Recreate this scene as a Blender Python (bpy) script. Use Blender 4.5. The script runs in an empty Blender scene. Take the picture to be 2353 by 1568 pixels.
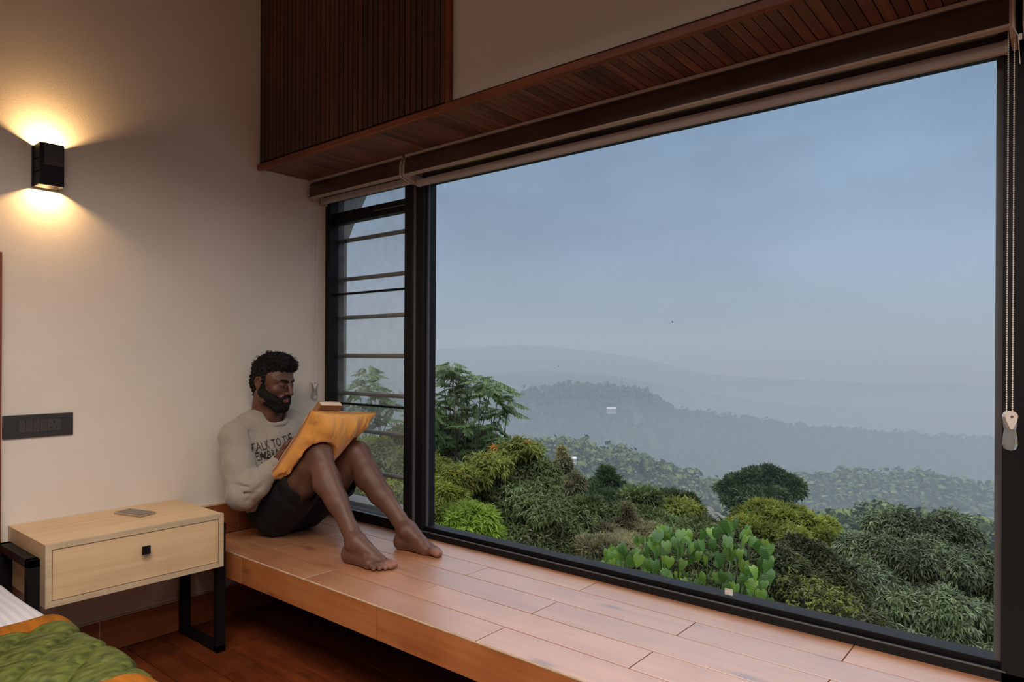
import bpy, bmesh, math, random
import numpy as np
from mathutils import Vector, Matrix, Euler
from mathutils.bvhtree import BVHTree

random.seed(7); rng = np.random.default_rng(7)
scn = bpy.context.scene
COL = scn.collection
PI = math.pi

# ------------------------------------------------------------------ camera
F_PX, YAW, ROLL, CY = 1568.73, math.radians(39.5292), math.radians(.3015), 820.32
CAMZ = 1.265
fw = Vector((math.cos(YAW), math.sin(YAW), 0)); rt = Vector((math.sin(YAW), -math.cos(YAW), 0)); up = Vector((0, 0, 1))
r2 = rt*math.cos(ROLL)+up*math.sin(ROLL); u2 = -rt*math.sin(ROLL)+up*math.cos(ROLL)
cam_d = bpy.data.cameras.new('camera'); cam = bpy.data.objects.new('camera', cam_d); COL.objects.link(cam)
M = Matrix((r2, u2, -fw)).transposed().to_4x4(); M.translation = (0, 0, CAMZ)
cam.matrix_world = M
cam_d.sensor_width = 36; cam_d.lens = F_PX/2353*36; cam_d.shift_y = (CY-784)/2353
cam_d.clip_start = .05; cam_d.clip_end = 9000
scn.camera = cam
scn.view_settings.view_transform = 'Standard'; scn.view_settings.look = 'None'
scn.view_settings.exposure = 0.0; scn.view_settings.gamma = 1; scn.view_settings.use_curve_mapping = False
scn.cycles.max_bounces = 8; scn.cycles.diffuse_bounces = 4; scn.cycles.glossy_bounces = 3
scn.cycles.use_adaptive_sampling = True; scn.cycles.adaptive_threshold = .03; scn.cycles.adaptive_min_samples = 16
scn.cycles.transparent_max_bounces = 12; scn.cycles.volume_bounces = 1
scn.cycles.sample_clamp_indirect = 4; scn.cycles.caustics_reflective = False; scn.cycles.caustics_refractive = False

# ------------------------------------------------------------------ sky (overcast: brighter towards the zenith)
wd = bpy.data.worlds.new('World'); scn.world = wd; wd.use_nodes = True
nt = wd.node_tree; N = nt.nodes; L = nt.links
for n in list(N): N.remove(n)
out = N.new('ShaderNodeOutputWorld'); bg = N.new('ShaderNodeBackground'); L.new(bg.outputs[0], out.inputs[0])
tc = N.new('ShaderNodeTexCoord'); sp = N.new('ShaderNodeSeparateXYZ'); L.new(tc.outputs['Generated'], sp.inputs[0])
rp = N.new('ShaderNodeValToRGB'); L.new(sp.outputs['Z'], rp.inputs[0])
els = rp.color_ramp.elements
els[0].position = 0; els[0].color = (.34, .42, .52, 1)
els[1].position = 1; els[1].color = (2.1, 2.25, 2.4, 1)
for p, c in ((.05, (.31, .41, .55)), (.14, (.265, .375, .545)), (.33, (.215, .345, .52)), (.37, (.23, .36, .54)), (.50, (.90, 1.03, 1.2)), (.72, (1.9, 2.03, 2.2))):
    e = els.new(p); e.color = (*c, 1)
mp = N.new('ShaderNodeMapping'); mp.inputs['Scale'].default_value = (1, 1, 2.6); L.new(tc.outputs['Generated'], mp.inputs[0])
nz = N.new('ShaderNodeTexNoise'); nz.inputs['Scale'].default_value = 1.9; nz.inputs['Detail'].default_value = 5; nz.inputs['Roughness'].default_value = .5
L.new(mp.outputs[0], nz.inputs[0])
cr = N.new('ShaderNodeMapRange'); cr.inputs[1].default_value = .35; cr.inputs[2].default_value = .65; cr.inputs[3].default_value = .74; cr.inputs[4].default_value = 1.2
L.new(nz.outputs[0], cr.inputs[0])
vm = N.new('ShaderNodeVectorMath'); vm.operation = 'SCALE'; L.new(rp.outputs[0], vm.inputs[0]); L.new(cr.outputs[0], vm.inputs['Scale'])
L.new(vm.outputs[0], bg.inputs[0]); bg.inputs[1].default_value = 1.0

def area(name, loc, rot, sx, sy, power, col, portal=False, spread=PI):
    d = bpy.data.lights.new(name, 'AREA'); d.shape = 'RECTANGLE'; d.size = sx; d.size_y = sy; d.energy = power; d.color = col
    d.spread = spread
    if portal: d.cycles.is_portal = True
    o = bpy.data.objects.new(name, d); COL.objects.link(o); o.location = loc; o.rotation_euler = rot
    return o
# sampling portal in the big window (emits nothing), warm overhead fill lights added out of view to brighten the room, no fixtures
area('window_portal', (2.5, .9, 1.25), (0, math.radians(90), 0), 1.8, 5.2, 1, (1, 1, 1), portal=True)
for lx, ly, pw in ((.30, 1.20, 53), (.55, -.75, 48), (-1.3, .3, 24)):
    area('room_fill_light', (lx, ly, 2.5), (0, 0, 0), 1.1, 1.1, pw, (1, .89, .78), spread=math.radians(160))

# ------------------------------------------------------------------ helpers
def P(u, v, d):
    """point seen at photo pixel (u, v), d metres in front of the camera"""
    return Vector((0, 0, CAMZ)) + d*(fw + r2*((u-2353/2)/F_PX) - u2*((v-CY)/F_PX))
def W(x, y, zc): return Vector((x, y, zc+CAMZ))

def mesh_np(name, verts, faces=None, loops=None, starts=None, totals=None, smooth=False):
    me = bpy.data.meshes.new(name)
    verts = np.asarray(verts, np.float32)
    me.vertices.add(len(verts)); me.vertices.foreach_set('co', verts.ravel())
    if faces is not None:
        faces = np.asarray(faces, np.int32); k = faces.shape[1]
        loops = faces.ravel(); starts = np.arange(len(faces), dtype=np.int32)*k
    me.loops.add(len(loops)); me.loops.foreach_set('vertex_index', loops)
    me.polygons.add(len(starts)); me.polygons.foreach_set('loop_start', starts)
    me.polygons.foreach_set('use_smooth', np.full(len(starts), smooth, bool))
    me.update(calc_edges=True); me.validate()
    return me

def link(name, me, mat=None, parent=None, loc=None, rot=None, **props):
    o = bpy.data.objects.new(name, me); COL.objects.link(o)
    if mat is not None and me is not None and len(me.materials) == 0: me.materials.append(mat)
    if parent is not None: o.parent = parent
    if loc is not None: o.location = loc
    if rot is not None: o.rotation_euler = rot
    for k, v in props.items(): o[k] = v
    return o
def thing(name, label, cat, loc=(0, 0, 0), rot=(0, 0, 0), group=None):
    o = link(name, None, loc=loc, rot=rot, label=label, category=cat)
    if group: o['group'] = group
    return o
def struct(name, me=None, mat=None, loc=None, rot=None):
    return link(name, me, mat, loc=loc, rot=rot, kind='structure')

class B:
    """collects simple solids in one bmesh"""
    def __init__(s): s.bm = bmesh.new()
    def box(s, lo, hi, bev=0, seg=2):
        r = bmesh.ops.create_cube(s.bm, size=1)
        lo = Vector(lo); hi = Vector(hi)
        for v in r['verts']: v.co = Vector([lo[i]+(v.co[i]+.5)*(hi[i]-lo[i]) for i in range(3)])
        if bev:
            es = list({e for v in r['verts'] for e in v.link_edges})
            bmesh.ops.bevel(s.bm, geom=es, offset=bev, segments=seg, profile=.6, affect='EDGES', clamp_overlap=True)
        return s
    def tube(s, a, b, r0, r1=None, n=12):
        a = Vector(a); b = Vector(b); d = b-a
        r = bmesh.ops.create_cone(s.bm, cap_ends=True, segments=n, radius1=r0, radius2=r0 if r1 is None else r1, depth=d.length)
        m = Matrix.Translation((a+b)/2) @ d.to_track_quat('Z', 'Y').to_matrix().to_4x4()
        bmesh.ops.transform(s.bm, matrix=m, verts=r['verts']); return s
    def path(s, pts, rad, n=6):
        for i in range(len(pts)-1):
            r = rad if not hasattr(rad, '__len__') else rad[i]; r1 = rad if not hasattr(rad, '__len__') else rad[i+1]
            s.tube(pts[i], pts[i+1], r, r1, n)
        return s
    def ball(s, c, r, sub=2, sc=(1, 1, 1)):
        q = bmesh.ops.create_icosphere(s.bm, subdivisions=sub, radius=r)
        for v in q['verts']: v.co = Vector([v.co[i]*sc[i]+c[i] for i in range(3)])
        return s
    def prism(s, prof, axis, a, b):
        """2-D outline (list of pairs) extruded along an axis from a to b"""
        def mk(p, t):
            return {'x': (t, p[0], p[1]), 'y': (p[0], t, p[1]), 'z': (p[0], p[1], t)}[axis]
        A = [s.bm.verts.new(mk(p, a)) for p in prof]; Bv = [s.bm.verts.new(mk(p, b)) for p in prof]
        s.bm.faces.new(A); s.bm.faces.new(list(reversed(Bv)))
        n = len(prof)
        for i in range(n): s.bm.faces.new([A[i], Bv[i], Bv[(i+1) % n], A[(i+1) % n]])
        return s
    def mesh(s, name, smooth=False):
        bmesh.ops.recalc_face_normals(s.bm, faces=s.bm.faces)
        me = bpy.data.meshes.new(name); s.bm.to_mesh(me); s.bm.free()
        if smooth:
            for p in me.polygons: p.use_smooth = True
        return me

# ------------------------------------------------------------------ materials
def new_mat(name):
    m = bpy.data.materials.new(name); m.use_nodes = True
    return m, m.node_tree, m.node_tree.nodes['Principled BSDF']
def pmat(name, col, rough=.5, metal=0, spec=.5, noise=0, nscale=8, bump=0, bscale=60, coat=0, coatr=.1, sheen=0, stretch=(1, 1, 1), sss=0, detail=4):
    m, nt, b = new_mat(name); N = nt.nodes; L = nt.links
    b.inputs['Base Color'].default_value = (*col, 1); b.inputs['Roughness'].default_value = rough
    b.inputs['Metallic'].default_value = metal; b.inputs['Specular IOR Level'].default_value = spec
    b.inputs['Coat Weight'].default_value = coat; b.inputs['Coat Roughness'].default_value = coatr
    b.inputs['Sheen Weight'].default_value = sheen
    if sss:
        b.inputs['Subsurface Weight'].default_value = sss; b.inputs['Subsurface Scale'].default_value = .01
    tc = N.new('ShaderNodeTexCoord'); mp = N.new('ShaderNodeMapping'); mp.inputs['Scale'].default_value = stretch
    L.new(tc.outputs['Object'], mp.inputs[0])
    if noise:
        nz = N.new('ShaderNodeTexNoise'); nz.inputs['Scale'].default_value = nscale; nz.inputs['Detail'].default_value = detail
        L.new(mp.outputs[0], nz.inputs[0])
        r = N.new('ShaderNodeMapRange'); r.inputs[1].default_value = .3; r.inputs[2].default_value = .7; r.inputs[3].default_value = 1-noise; r.inputs[4].default_value = 1+noise
        L.new(nz.outputs[0], r.inputs[0])
        mx = N.new('ShaderNodeVectorMath'); mx.operation = 'SCALE'; mx.inputs[0].default_value = col; L.new(r.outputs[0], mx.inputs['Scale'])
        L.new(mx.outputs[0], b.inputs['Base Color'])
    if bump:
        n2 = N.new('ShaderNodeTexNoise'); n2.inputs['Scale'].default_value = bscale; n2.inputs['Detail'].default_value = 3
        L.new(mp.outputs[0], n2.inputs[0])
        bp = N.new('ShaderNodeBump'); bp.inputs['Strength'].default_value = bump; bp.inputs['Distance'].default_value = .004
        L.new(n2.outputs[0], bp.inputs['Height']); L.new(bp.outputs[0], b.inputs['Normal'])
    return m

def wood_mat(name, c1, c2, grain=(60, 3, 60), rough=.35, spec=.5, vary=.15, coat=0, knots=.0, bump=.1, coatr=.15):
    """long-grained wood: stretched noise bands, per-object shade, optional knots"""
    m, nt, b = new_mat(name); N = nt.nodes; L = nt.links
    tc = N.new('ShaderNodeTexCoord'); oi = N.new('ShaderNodeObjectInfo')
    ad = N.new('ShaderNodeVectorMath'); ad.operation = 'MULTIPLY_ADD'
    cmb = N.new('ShaderNodeCombineXYZ')
    for i in range(3): L.new(oi.outputs['Random'], cmb.inputs[i])
    L.new(cmb.outputs[0], ad.inputs[0]); ad.inputs[1].default_value = (17, 23, 31); L.new(tc.outputs['Object'], ad.inputs[2])
    mp = N.new('ShaderNodeMapping'); mp.inputs['Scale'].default_value = grain; L.new(ad.outputs[0], mp.inputs[0])
    nz = N.new('ShaderNodeTexNoise'); nz.inputs['Scale'].default_value = 1; nz.inputs['Detail'].default_value = 6; nz.inputs['Distortion'].default_value = .6
    L.new(mp.outputs[0], nz.inputs[0])
    n2 = N.new('ShaderNodeTexNoise'); n2.inputs['Scale'].default_value = 5; n2.inputs['Detail'].default_value = 2; L.new(ad.outputs[0], n2.inputs[0])
    av = N.new('ShaderNodeMath'); av.operation = 'MULTIPLY_ADD'; L.new(n2.outputs[0], av.inputs[0]); av.inputs[1].default_value = .5
    sc = N.new('ShaderNodeMath'); sc.operation = 'MULTIPLY'; sc.inputs[1].default_value = .6; L.new(nz.outputs[0], sc.inputs[0]); L.new(sc.outputs[0], av.inputs[2])
    rp = N.new('ShaderNodeValToRGB'); L.new(av.outputs[0], rp.inputs[0])
    rp.color_ramp.elements[0].position = .38; rp.color_ramp.elements[0].color = (*c2, 1)
    rp.color_ramp.elements[1].position = .68; rp.color_ramp.elements[1].color = (*c1, 1)
    r = N.new('ShaderNodeMapRange'); r.inputs[3].default_value = 1-vary; r.inputs[4].default_value = 1+vary; L.new(oi.outputs['Random'], r.inputs[0])
    mx = N.new('ShaderNodeVectorMath'); mx.operation = 'SCALE'; L.new(rp.outputs[0], mx.inputs[0]); L.new(r.outputs[0], mx.inputs['Scale'])
    last = mx.outputs[0]
    if knots:
        mp2 = N.new('ShaderNodeMapping'); mp2.inputs['Scale'].default_value = (9, 3.2, 9); L.new(ad.outputs[0], mp2.inputs[0])
        vo = N.new('ShaderNodeTexVoronoi'); vo.inputs['Scale'].default_value = .8; L.new(mp2.outputs[0], vo.inputs[0])
        kr = N.new('ShaderNodeMapRange'); kr.inputs[1].default_value = .05; kr.inputs[2].default_value = .16; kr.inputs[3].default_value = knots; kr.inputs[4].default_value = 0
        L.new(vo.outputs['Distance'], kr.inputs[0])
        mk = N.new('ShaderNodeMix'); mk.data_type = 'RGBA'; L.new(kr.outputs[0], mk.inputs[0]); L.new(last, mk.inputs[6]); mk.inputs[7].default_value = (.05, .018, .008, 1)
        last = mk.outputs[2]
    L.new(last, b.inputs['Base Color'])
    b.inputs['Roughness'].default_value = rough; b.inputs['Specular IOR Level'].default_value = spec
    b.inputs['Coat Weight'].default_value = coat; b.inputs['Coat Roughness'].default_value = coatr; b.inputs['Coat IOR'].default_value = 3.0 if coat >= 1 else 1.5
    if bump:
        bp = N.new('ShaderNodeBump'); bp.inputs['Strength'].default_value = bump; bp.inputs['Distance'].default_value = .002
        L.new(nz.outputs[0], bp.inputs['Height']); L.new(bp.outputs[0], b.inputs['Normal'])
    return m

def leaf_mat(name, c1, c2, c3=None, rough=.45, trans=.3, spec=.4):
    m, nt, b = new_mat(name); N = nt.nodes; L = nt.links
    ge = N.new('ShaderNodeNewGeometry'); rp = N.new('ShaderNodeValToRGB'); L.new(ge.outputs['Random Per Island'], rp.inputs[0])
    rp.color_ramp.elements[0].color = (*c1, 1); rp.color_ramp.elements[1].color = (*c2, 1); rp.color_ramp.elements[1].position = .93
    if c3:
        e = rp.color_ramp.elements.new(1.0); e.color = (*c3, 1)
    tc = N.new('ShaderNodeTexCoord'); nz = N.new('ShaderNodeTexNoise'); nz.inputs['Scale'].default_value = 1.2; L.new(tc.outputs['Object'], nz.inputs[0])
    r = N.new('ShaderNodeMapRange'); r.inputs[1].default_value = .35; r.inputs[2].default_value = .65; r.inputs[3].default_value = .5; r.inputs[4].default_value = 1.4; L.new(nz.outputs[0], r.inputs[0])  # random clump tone; its dark end paints shaded gaps into the foliage
    mx = N.new('ShaderNodeVectorMath'); mx.operation = 'SCALE'; L.new(rp.outputs[0], mx.inputs[0]); L.new(r.outputs[0], mx.inputs['Scale'])
    L.new(mx.outputs[0], b.inputs['Base Color']); b.inputs['Roughness'].default_value = rough; b.inputs['Specular IOR Level'].default_value = spec
    tr = N.new('ShaderNodeBsdfTranslucent'); L.new(mx.outputs[0], tr.inputs[0])
    ms = N.new('ShaderNodeMixShader'); ms.inputs[0].default_value = trans
    L.new(b.outputs[0], ms.inputs[1]); L.new(tr.outputs[0], ms.inputs[2]); L.new(ms.outputs[0], N['Material Output'].inputs[0])
    return m

def glass_mat(name, refl=1.0, dust=0.0, dustc=(.6, .62, .6), tint=(1, 1, 1)):
    m, nt, b = new_mat(name); N = nt.nodes; L = nt.links; N.remove(b)
    t = N.new('ShaderNodeBsdfTransparent'); t.inputs[0].default_value = (*tint, 1)
    g = N.new('ShaderNodeBsdfGlossy'); g.inputs['Roughness'].default_value = .01
    fr = N.new('ShaderNodeFresnel'); fr.inputs[0].default_value = 1.45
    mu = N.new('ShaderNodeMath'); mu.operation = 'MULTIPLY'; mu.inputs[1].default_value = refl; L.new(fr.outputs[0], mu.inputs[0])
    ms = N.new('ShaderNodeMixShader'); L.new(mu.outputs[0], ms.inputs[0]); L.new(t.outputs[0], ms.inputs[1]); L.new(g.outputs[0], ms.inputs[2])
    last = ms.outputs[0]
    if dust:
        d = N.new('ShaderNodeBsdfDiffuse'); d.inputs[0].default_value = (*dustc, 1); tl = N.new('ShaderNodeBsdfTranslucent'); tl.inputs[0].default_value = (*dustc, 1)
        m2 = N.new('ShaderNodeMixShader'); L.new(d.outputs[0], m2.inputs[1]); L.new(tl.outputs[0], m2.inputs[2])
        tc = N.new('ShaderNodeTexCoord'); nz = N.new('ShaderNodeTexNoise'); nz.inputs['Scale'].default_value = 14; nz.inputs['Detail'].default_value = 6; L.new(tc.outputs['Object'], nz.inputs[0])
        r = N.new('ShaderNodeMapRange'); r.inputs[1].default_value = .3; r.inputs[2].default_value = .75; r.inputs[3].default_value = dust*.6; r.inputs[4].default_value = dust*1.5; L.new(nz.outputs[0], r.inputs[0])
        m3 = N.new('ShaderNodeMixShader'); L.new(r.outputs[0], m3.inputs[0]); L.new(last, m3.inputs[1]); L.new(m2.outputs[0], m3.inputs[2]); last = m3.outputs[0]
    L.new(last, N['Material Output'].inputs[0])
    return m

MAT = dict(
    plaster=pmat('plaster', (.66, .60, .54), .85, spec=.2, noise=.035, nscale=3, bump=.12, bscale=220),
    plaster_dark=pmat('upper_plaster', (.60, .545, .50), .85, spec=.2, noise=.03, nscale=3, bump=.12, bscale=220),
    ceiling=pmat('ceiling_paint', (.55, .50, .46), .9),
    fascia=wood_mat('fascia_tile', (.44, .165, .055), (.31, .095, .028), grain=(38, 2.2, 38), rough=.4, spec=.5, vary=.08, knots=.6, bump=.05),  # same tile as the bench top, without the painted glare
    plank=wood_mat('plank_tile_glare', (.50, .225, .105), (.37, .140, .055), grain=(38, 2.2, 38), rough=.32, spec=.9, vary=.08, knots=.6, bump=.05, coat=1.0, coatr=.36),  # base colour paled to stand in for sky glare off the bench
    floorplank=wood_mat('floor_tile', (.155, .036, .010), (.085, .018, .005), grain=(38, 2.2, 38), rough=.35, spec=.5, vary=.12, knots=.7),
    skirt=wood_mat('skirting_tile', (.24, .075, .026), (.15, .040, .014), grain=(2.2, 38, 38), rough=.35, spec=.5, vary=.1),
    grout=pmat('grout', (.10, .055, .035), .9),
    grout_light=pmat('light_grout', (.50, .38, .25), .9, noise=.2, nscale=30),
    slat=wood_mat('dark_slat', (.070, .020, .011), (.028, .008, .005), grain=(50, 50, 2.5), rough=.42, vary=.35, bump=.1),
    slat_x=wood_mat('soffit_slat', (.17, .070, .045), (.070, .027, .018), grain=(2.5, 50, 50), rough=.45, vary=.3, bump=.1),
    molding=wood_mat('red_molding', (.20, .050, .020), (.11, .025, .010), grain=(40, 2.5, 40), rough=.4, vary=.05),
    groove=pmat('groove', (.010, .005, .004), .8),
    black=pmat('black_aluminium', (.005, .005, .006), .5, metal=0, spec=.22),
    black_edge=pmat('grey_frame_edge', (.07, .07, .075), .35, spec=.6),  # lighter grey for the thin strips along the frame edges
    seal=pmat('grey_seal', (.07, .07, .078), .5),
    bar=pmat('grille_bar', (.075, .070, .066), .32, metal=.3, noise=.15, nscale=20),
    concrete=pmat('grey_concrete', (.24, .235, .225), .9, noise=.25, nscale=7, bump=.3, bscale=40, stretch=(1, 1, .35)),
    glass=glass_mat('window_glass', .025),
    dusty=glass_mat('dusty_glass', .2, dust=.10, dustc=(.55, .57, .53)),
    beige=pmat('beige_plastic', (.42, .34, .29), .45),
    cassette=wood_mat('cassette_brown', (.075, .040, .028), (.045, .022, .016), grain=(30, 2, 30), rough=.16, spec=.7, vary=0, bump=0),
    blindcloth=pmat('blind_cloth', (.36, .31, .29), .8, noise=.08, nscale=60, stretch=(1, .1, 1)),
    bead=pmat('bead_plastic', (.62, .58, .53), .3),
    oak=wood_mat('pale_oak', (.66, .47, .28), (.55, .37, .205), grain=(2.2, 45, 60), rough=.42, vary=.03, bump=.12),
    oakedge=wood_mat('oak_edge', (.55, .43, .29), (.40, .30, .19), grain=(3, 60, 60), rough=.5, vary=.03, bump=.12),
    steel=pmat('black_steel', (.005, .005, .006), .5, spec=.2),
    rocker=pmat('charcoal_rocker', (.045, .044, .045), .35),
    plate=pmat('charcoal_plate', (.028, .028, .029), .35),
    hole=pmat('socket_hole', (.002, .002, .002), .8),
    phone=pmat('phone_glass', (.05, .048, .05), .12, spec=.6), phoneedge=pmat('phone_edge', (.55, .42, .36), .3, metal=.7),
    sheet=None, velvet=None,
)
def stripe_mat():
    m, nt, b = new_mat('striped_sheet'); N = nt.nodes; L = nt.links
    tc = N.new('ShaderNodeTexCoord'); wv = N.new('ShaderNodeTexWave'); wv.wave_type = 'BANDS'; wv.bands_direction = 'X'; wv.inputs['Scale'].default_value = 13
    L.new(tc.outputs['Object'], wv.inputs[0]); rp = N.new('ShaderNodeValToRGB'); L.new(wv.outputs[0], rp.inputs[0])
    rp.color_ramp.elements[0].color = (.44, .43, .47, 1); rp.color_ramp.elements[1].color = (.52, .51, .55, 1)
    rp.color_ramp.elements[0].position = .45; rp.color_ramp.elements[1].position = .55
    L.new(rp.outputs[0], b.inputs['Base Color']); b.inputs['Roughness'].default_value = .6; b.inputs['Sheen Weight'].default_value = .2
    return m
def velvet_mat():
    m, nt, b = new_mat('green_velvet'); N = nt.nodes; L = nt.links
    tc = N.new('ShaderNodeTexCoord'); nz = N.new('ShaderNodeTexNoise'); nz.inputs['Scale'].default_value = 60; nz.inputs['Detail'].default_value = 5
    mp = N.new('ShaderNodeMapping'); mp.inputs['Scale'].default_value = (.35, 1, 1); mp.inputs['Rotation'].default_value = (0, 0, .8)
    L.new(tc.outputs['Object'], mp.inputs[0]); L.new(mp.outputs[0], nz.inputs[0]); rp = N.new('ShaderNodeValToRGB'); L.new(nz.outputs[0], rp.inputs[0])
    rp.color_ramp.elements[0].color = (.026, .036, .005, 1); rp.color_ramp.elements[1].color = (.088, .105, .018, 1)
    rp.color_ramp.elements[0].position = .35; rp.color_ramp.elements[1].position = .65
    L.new(rp.outputs[0], b.inputs['Base Color']); b.inputs['Roughness'].default_value = .55
    b.inputs['Specular IOR Level'].default_value = .3
    return m
MAT['sheet'] = stripe_mat(); MAT['velvet'] = velvet_mat()

# ================================================================== ROOM SHELL
YW = 3.18; XW = 2.24; CEIL = 3.6
BZ = .405   # bench top
wl = struct('wall_left', B().box((-3, YW, -.1), (2.30, YW+.2, CEIL)).mesh('wall_left'), MAT['plaster'])
struct('wall_back', B().box((-3.2, -2.6, -.1), (-3, YW+.2, CEIL)).mesh('wall_back'), MAT['plaster'])
struct('wall_front', B().box((-3.2, -2.8, -.1), (2.4, -2.6, CEIL)).mesh('wall_front'), MAT['plaster'])
struct('ceiling', B().box((-3.2, -2.8, CEIL), (2.5, YW+.2, CEIL+.15)).mesh('ceiling'), MAT['ceiling'])
struct('wall_right', B().box((XW, -2.8, -3.0), (2.42, YW+.2, BZ-.012)).mesh('wall_right'), MAT['plaster'])
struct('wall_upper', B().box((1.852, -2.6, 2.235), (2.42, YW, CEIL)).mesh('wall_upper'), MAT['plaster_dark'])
struct('wall_end', B().box((XW, -2.6, BZ-.012), (2.42, -1.5, 2.235)).mesh('wall_end'), MAT['plaster'])

fl = struct('floor', B().box((-3, -2.6, -.12), (XW, YW, -.010)).mesh('floor'), MAT['grout'])
planks = {}
def plank(parent, x0, x1, y0, y1, z0, z1, mat, g=.0016, name='plank', bev=.0012):
    k = (round(x1-x0, 4), round(y1-y0, 4), round(z1-z0, 4), mat.name)
    if k not in planks:
        dx, dy, dz = (x1-x0)/2-g, (y1-y0)/2-g, (z1-z0)/2
        planks[k] = B().box((-dx, -dy, -dz), (dx, dy, dz), bev, 1).mesh(name)
    return link(name, planks[k], mat, parent, ((x0+x1)/2, (y0+y1)/2, (z0+z1)/2))
row = 0; x1 = 1.502
while x1 > -.6:
    x0 = x1-.142; off = [0, .45, .22][row % 3]
    ys = [-1.9+off+.9*i for i in range(7)]
    for a in ys:
        b_ = min(a+.9, YW-.014)
        if b_ > a and a > -2.0: plank(fl, x0, x1, a, b_, -.012, 0, MAT['floorplank'])
    x1 = x0; row += 1
for i in range(5):
    x0 = 1.502+.142*i; x1b = min(x0+.142, XW)
    for a in [-1.9+[.2, .6][i % 2]+.9*j for j in range(6)]:
        plank(fl, x0, x1b, a, min(a+.9, YW-.014), -.012, 0, MAT['floorplank'])

bb = struct('baseboard_left', B().box((-3, YW-.012, 0), (2.238, YW, .143)).mesh('baseboard_left'), MAT['grout_light'])
xs = [2.236, 1.98, 1.117, .217, -.683, -1.583, -2.483]
for i in range(len(xs)-1): plank(bb, xs[i+1], xs[i], YW-.018, YW-.010, 0.002, .138, MAT['skirt'], name='skirting_tile')
b2 = struct('baseboard_upper', B().box((1.522, YW-.012, BZ), (2.238, YW, .553)).mesh('baseboard_upper'), MAT['grout_light'])
for a, b_ in ((1.524, 1.73), (1.73, 2.236)): plank(b2, a, b_, YW-.018, YW-.010, BZ+.002, .547, MAT['skirt'], name='skirting_tile')

# ------------------------------------------------------------------ slatted wood panel and soffit above the window
SOF = 2.205
tp = struct('trim_1', B().box((1.846, 1.838, 2.235), (1.853, YW, CEIL)).mesh('panel_backing'), MAT['groove'])
y = 1.866; ms = None
sl = B().box((-.004, -.0148, 0), (.004, .0148, CEIL-2.235), .0015, 1).mesh('slat')
while y < YW-.012:
    link('slat', sl, MAT['slat'], tp, (1.842, y, 2.235)); y += .0335
link('edge_board', B().box((1.834, 1.826, 2.225), (1.853, 1.850, CEIL), .002, 1).mesh('edge_board'), MAT['molding'], tp)
ts = struct('trim_2', B().box((1.845, -2.6, SOF+.008), (2.42, YW, 2.235)).mesh('soffit_backing'), MAT['groove'])
sl2 = B().box((0, -.0160, -.008), (.385, .0160, 0), .0012, 1).mesh('slat')
y = YW-.018
while y > -2.0:
    link('slat', sl2, MAT['slat_x'], ts, (1.852, y, SOF+.008)); y -= .035
link('molding', B().box((1.829, -2.6, 2.196), (1.853, YW, 2.224), .004, 2).mesh('molding'), MAT['molding'], ts)

# ------------------------------------------------------------------ window bench
wb = thing('window_bench', 'long cantilevered window seat clad in orange-brown wood-look planks under the picture window', 'bench', (1.522, YW, 0))
def wbp(o): o.location = Vector(o.location)-wb.location; return o
o = link('slab', B().box((1.528, -2.55, .288), (XW-.001, YW-.001, BZ-.009)).mesh('slab'), MAT['grout'], wb); wbp(o)
rowx = [1.523, 1.664, 1.806, 1.955, 2.095, 2.238]
jo = [1.395, .949, 1.400, .948, 1.405]
for i in range(5):
    ys = sorted([jo[i]+.897*k for k in range(-4, 3) if -2.5 < jo[i]+.897*k < YW-.05]+[YW-.019, -2.5])
    for a, b_ in zip(ys[:-1], ys[1:]): wbp(plank(wb, rowx[i], rowx[i+1], a, b_, BZ-.010, BZ, MAT['plank'], bev=.0004, g=.0018))
ys = sorted([.957+.8965*k for k in range(-3, 3)]+[YW-.019, -2.5])
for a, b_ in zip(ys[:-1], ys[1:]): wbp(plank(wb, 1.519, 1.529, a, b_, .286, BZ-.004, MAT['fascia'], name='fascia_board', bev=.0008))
wbp(link('edge_strip', B().box((1.520, -2.5, BZ-.0045), (1.5235, YW-.019, BZ-.0005)).mesh('edge_strip'), MAT['grout_light'], wb))

# ------------------------------------------------------------------ windows
def winpart(win, name, boxes, mat, bev=.0015, smooth=False):
    b = B()
    for lo, hi in boxes: b.box(lo, hi, bev, 1)
    return link(name, b.mesh(name, smooth), mat, win)
FX0, FX1 = 2.238, 2.33
TOP = 2.20
w1 = struct('window_1')      # big fixed pane
winpart(w1, 'sill_frame', [((2.236, .0, BZ-.01), (2.33, 2.455, .431)), ((2.262, .13, .431), (2.33, 2.42, .449))], MAT['black'])
winpart(w1, 'sill_edge', [((2.2355, .14, .4305), (2.241, 2.455, .4345))], MAT['black_edge'], .0005)
winpart(w1, 'head_frame', [((2.236, .0, 2.10), (2.33, 2.455, TOP+.03))], MAT['black'])
winpart(w1, 'jamb_left', [((2.245, 2.405, BZ-.01), (2.33, 2.455, TOP))], MAT['black'])
winpart(w1, 'jamb_left_seal', [((2.268, 2.393, .449), (2.276, 2.407, TOP))], MAT['seal'], .0005)
winpart(w1, 'jamb_right', [((2.236, .095, BZ-.01), (2.33, .150, TOP))], MAT['black'])
winpart(w1, 'jamb_right_seal', [((2.262, .150, .449), (2.275, .168, TOP))], MAT['seal'], .0005)
winpart(w1, 'glass_pane', [((2.282, .14, .44), (2.288, 2.40, 2.12))], MAT['glass'], 0)
stk = link('sticker', B().box((2.280, .899, .452), (2.2815, .927, .473)).mesh('sticker'), pmat('sticker_paper', (.55, .56, .52), .7, noise=.3, nscale=150), w1)
w2 = struct('window_2')      # narrow side light with grille
winpart(w2, 'jamb_left', [((2.236, 3.135, BZ-.01), (2.33, 3.179, TOP))], MAT['black'])
winpart(w2, 'mullion', [((2.236, 2.470, BZ-.01), (2.33, 2.530, TOP))], MAT['black'])
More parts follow.
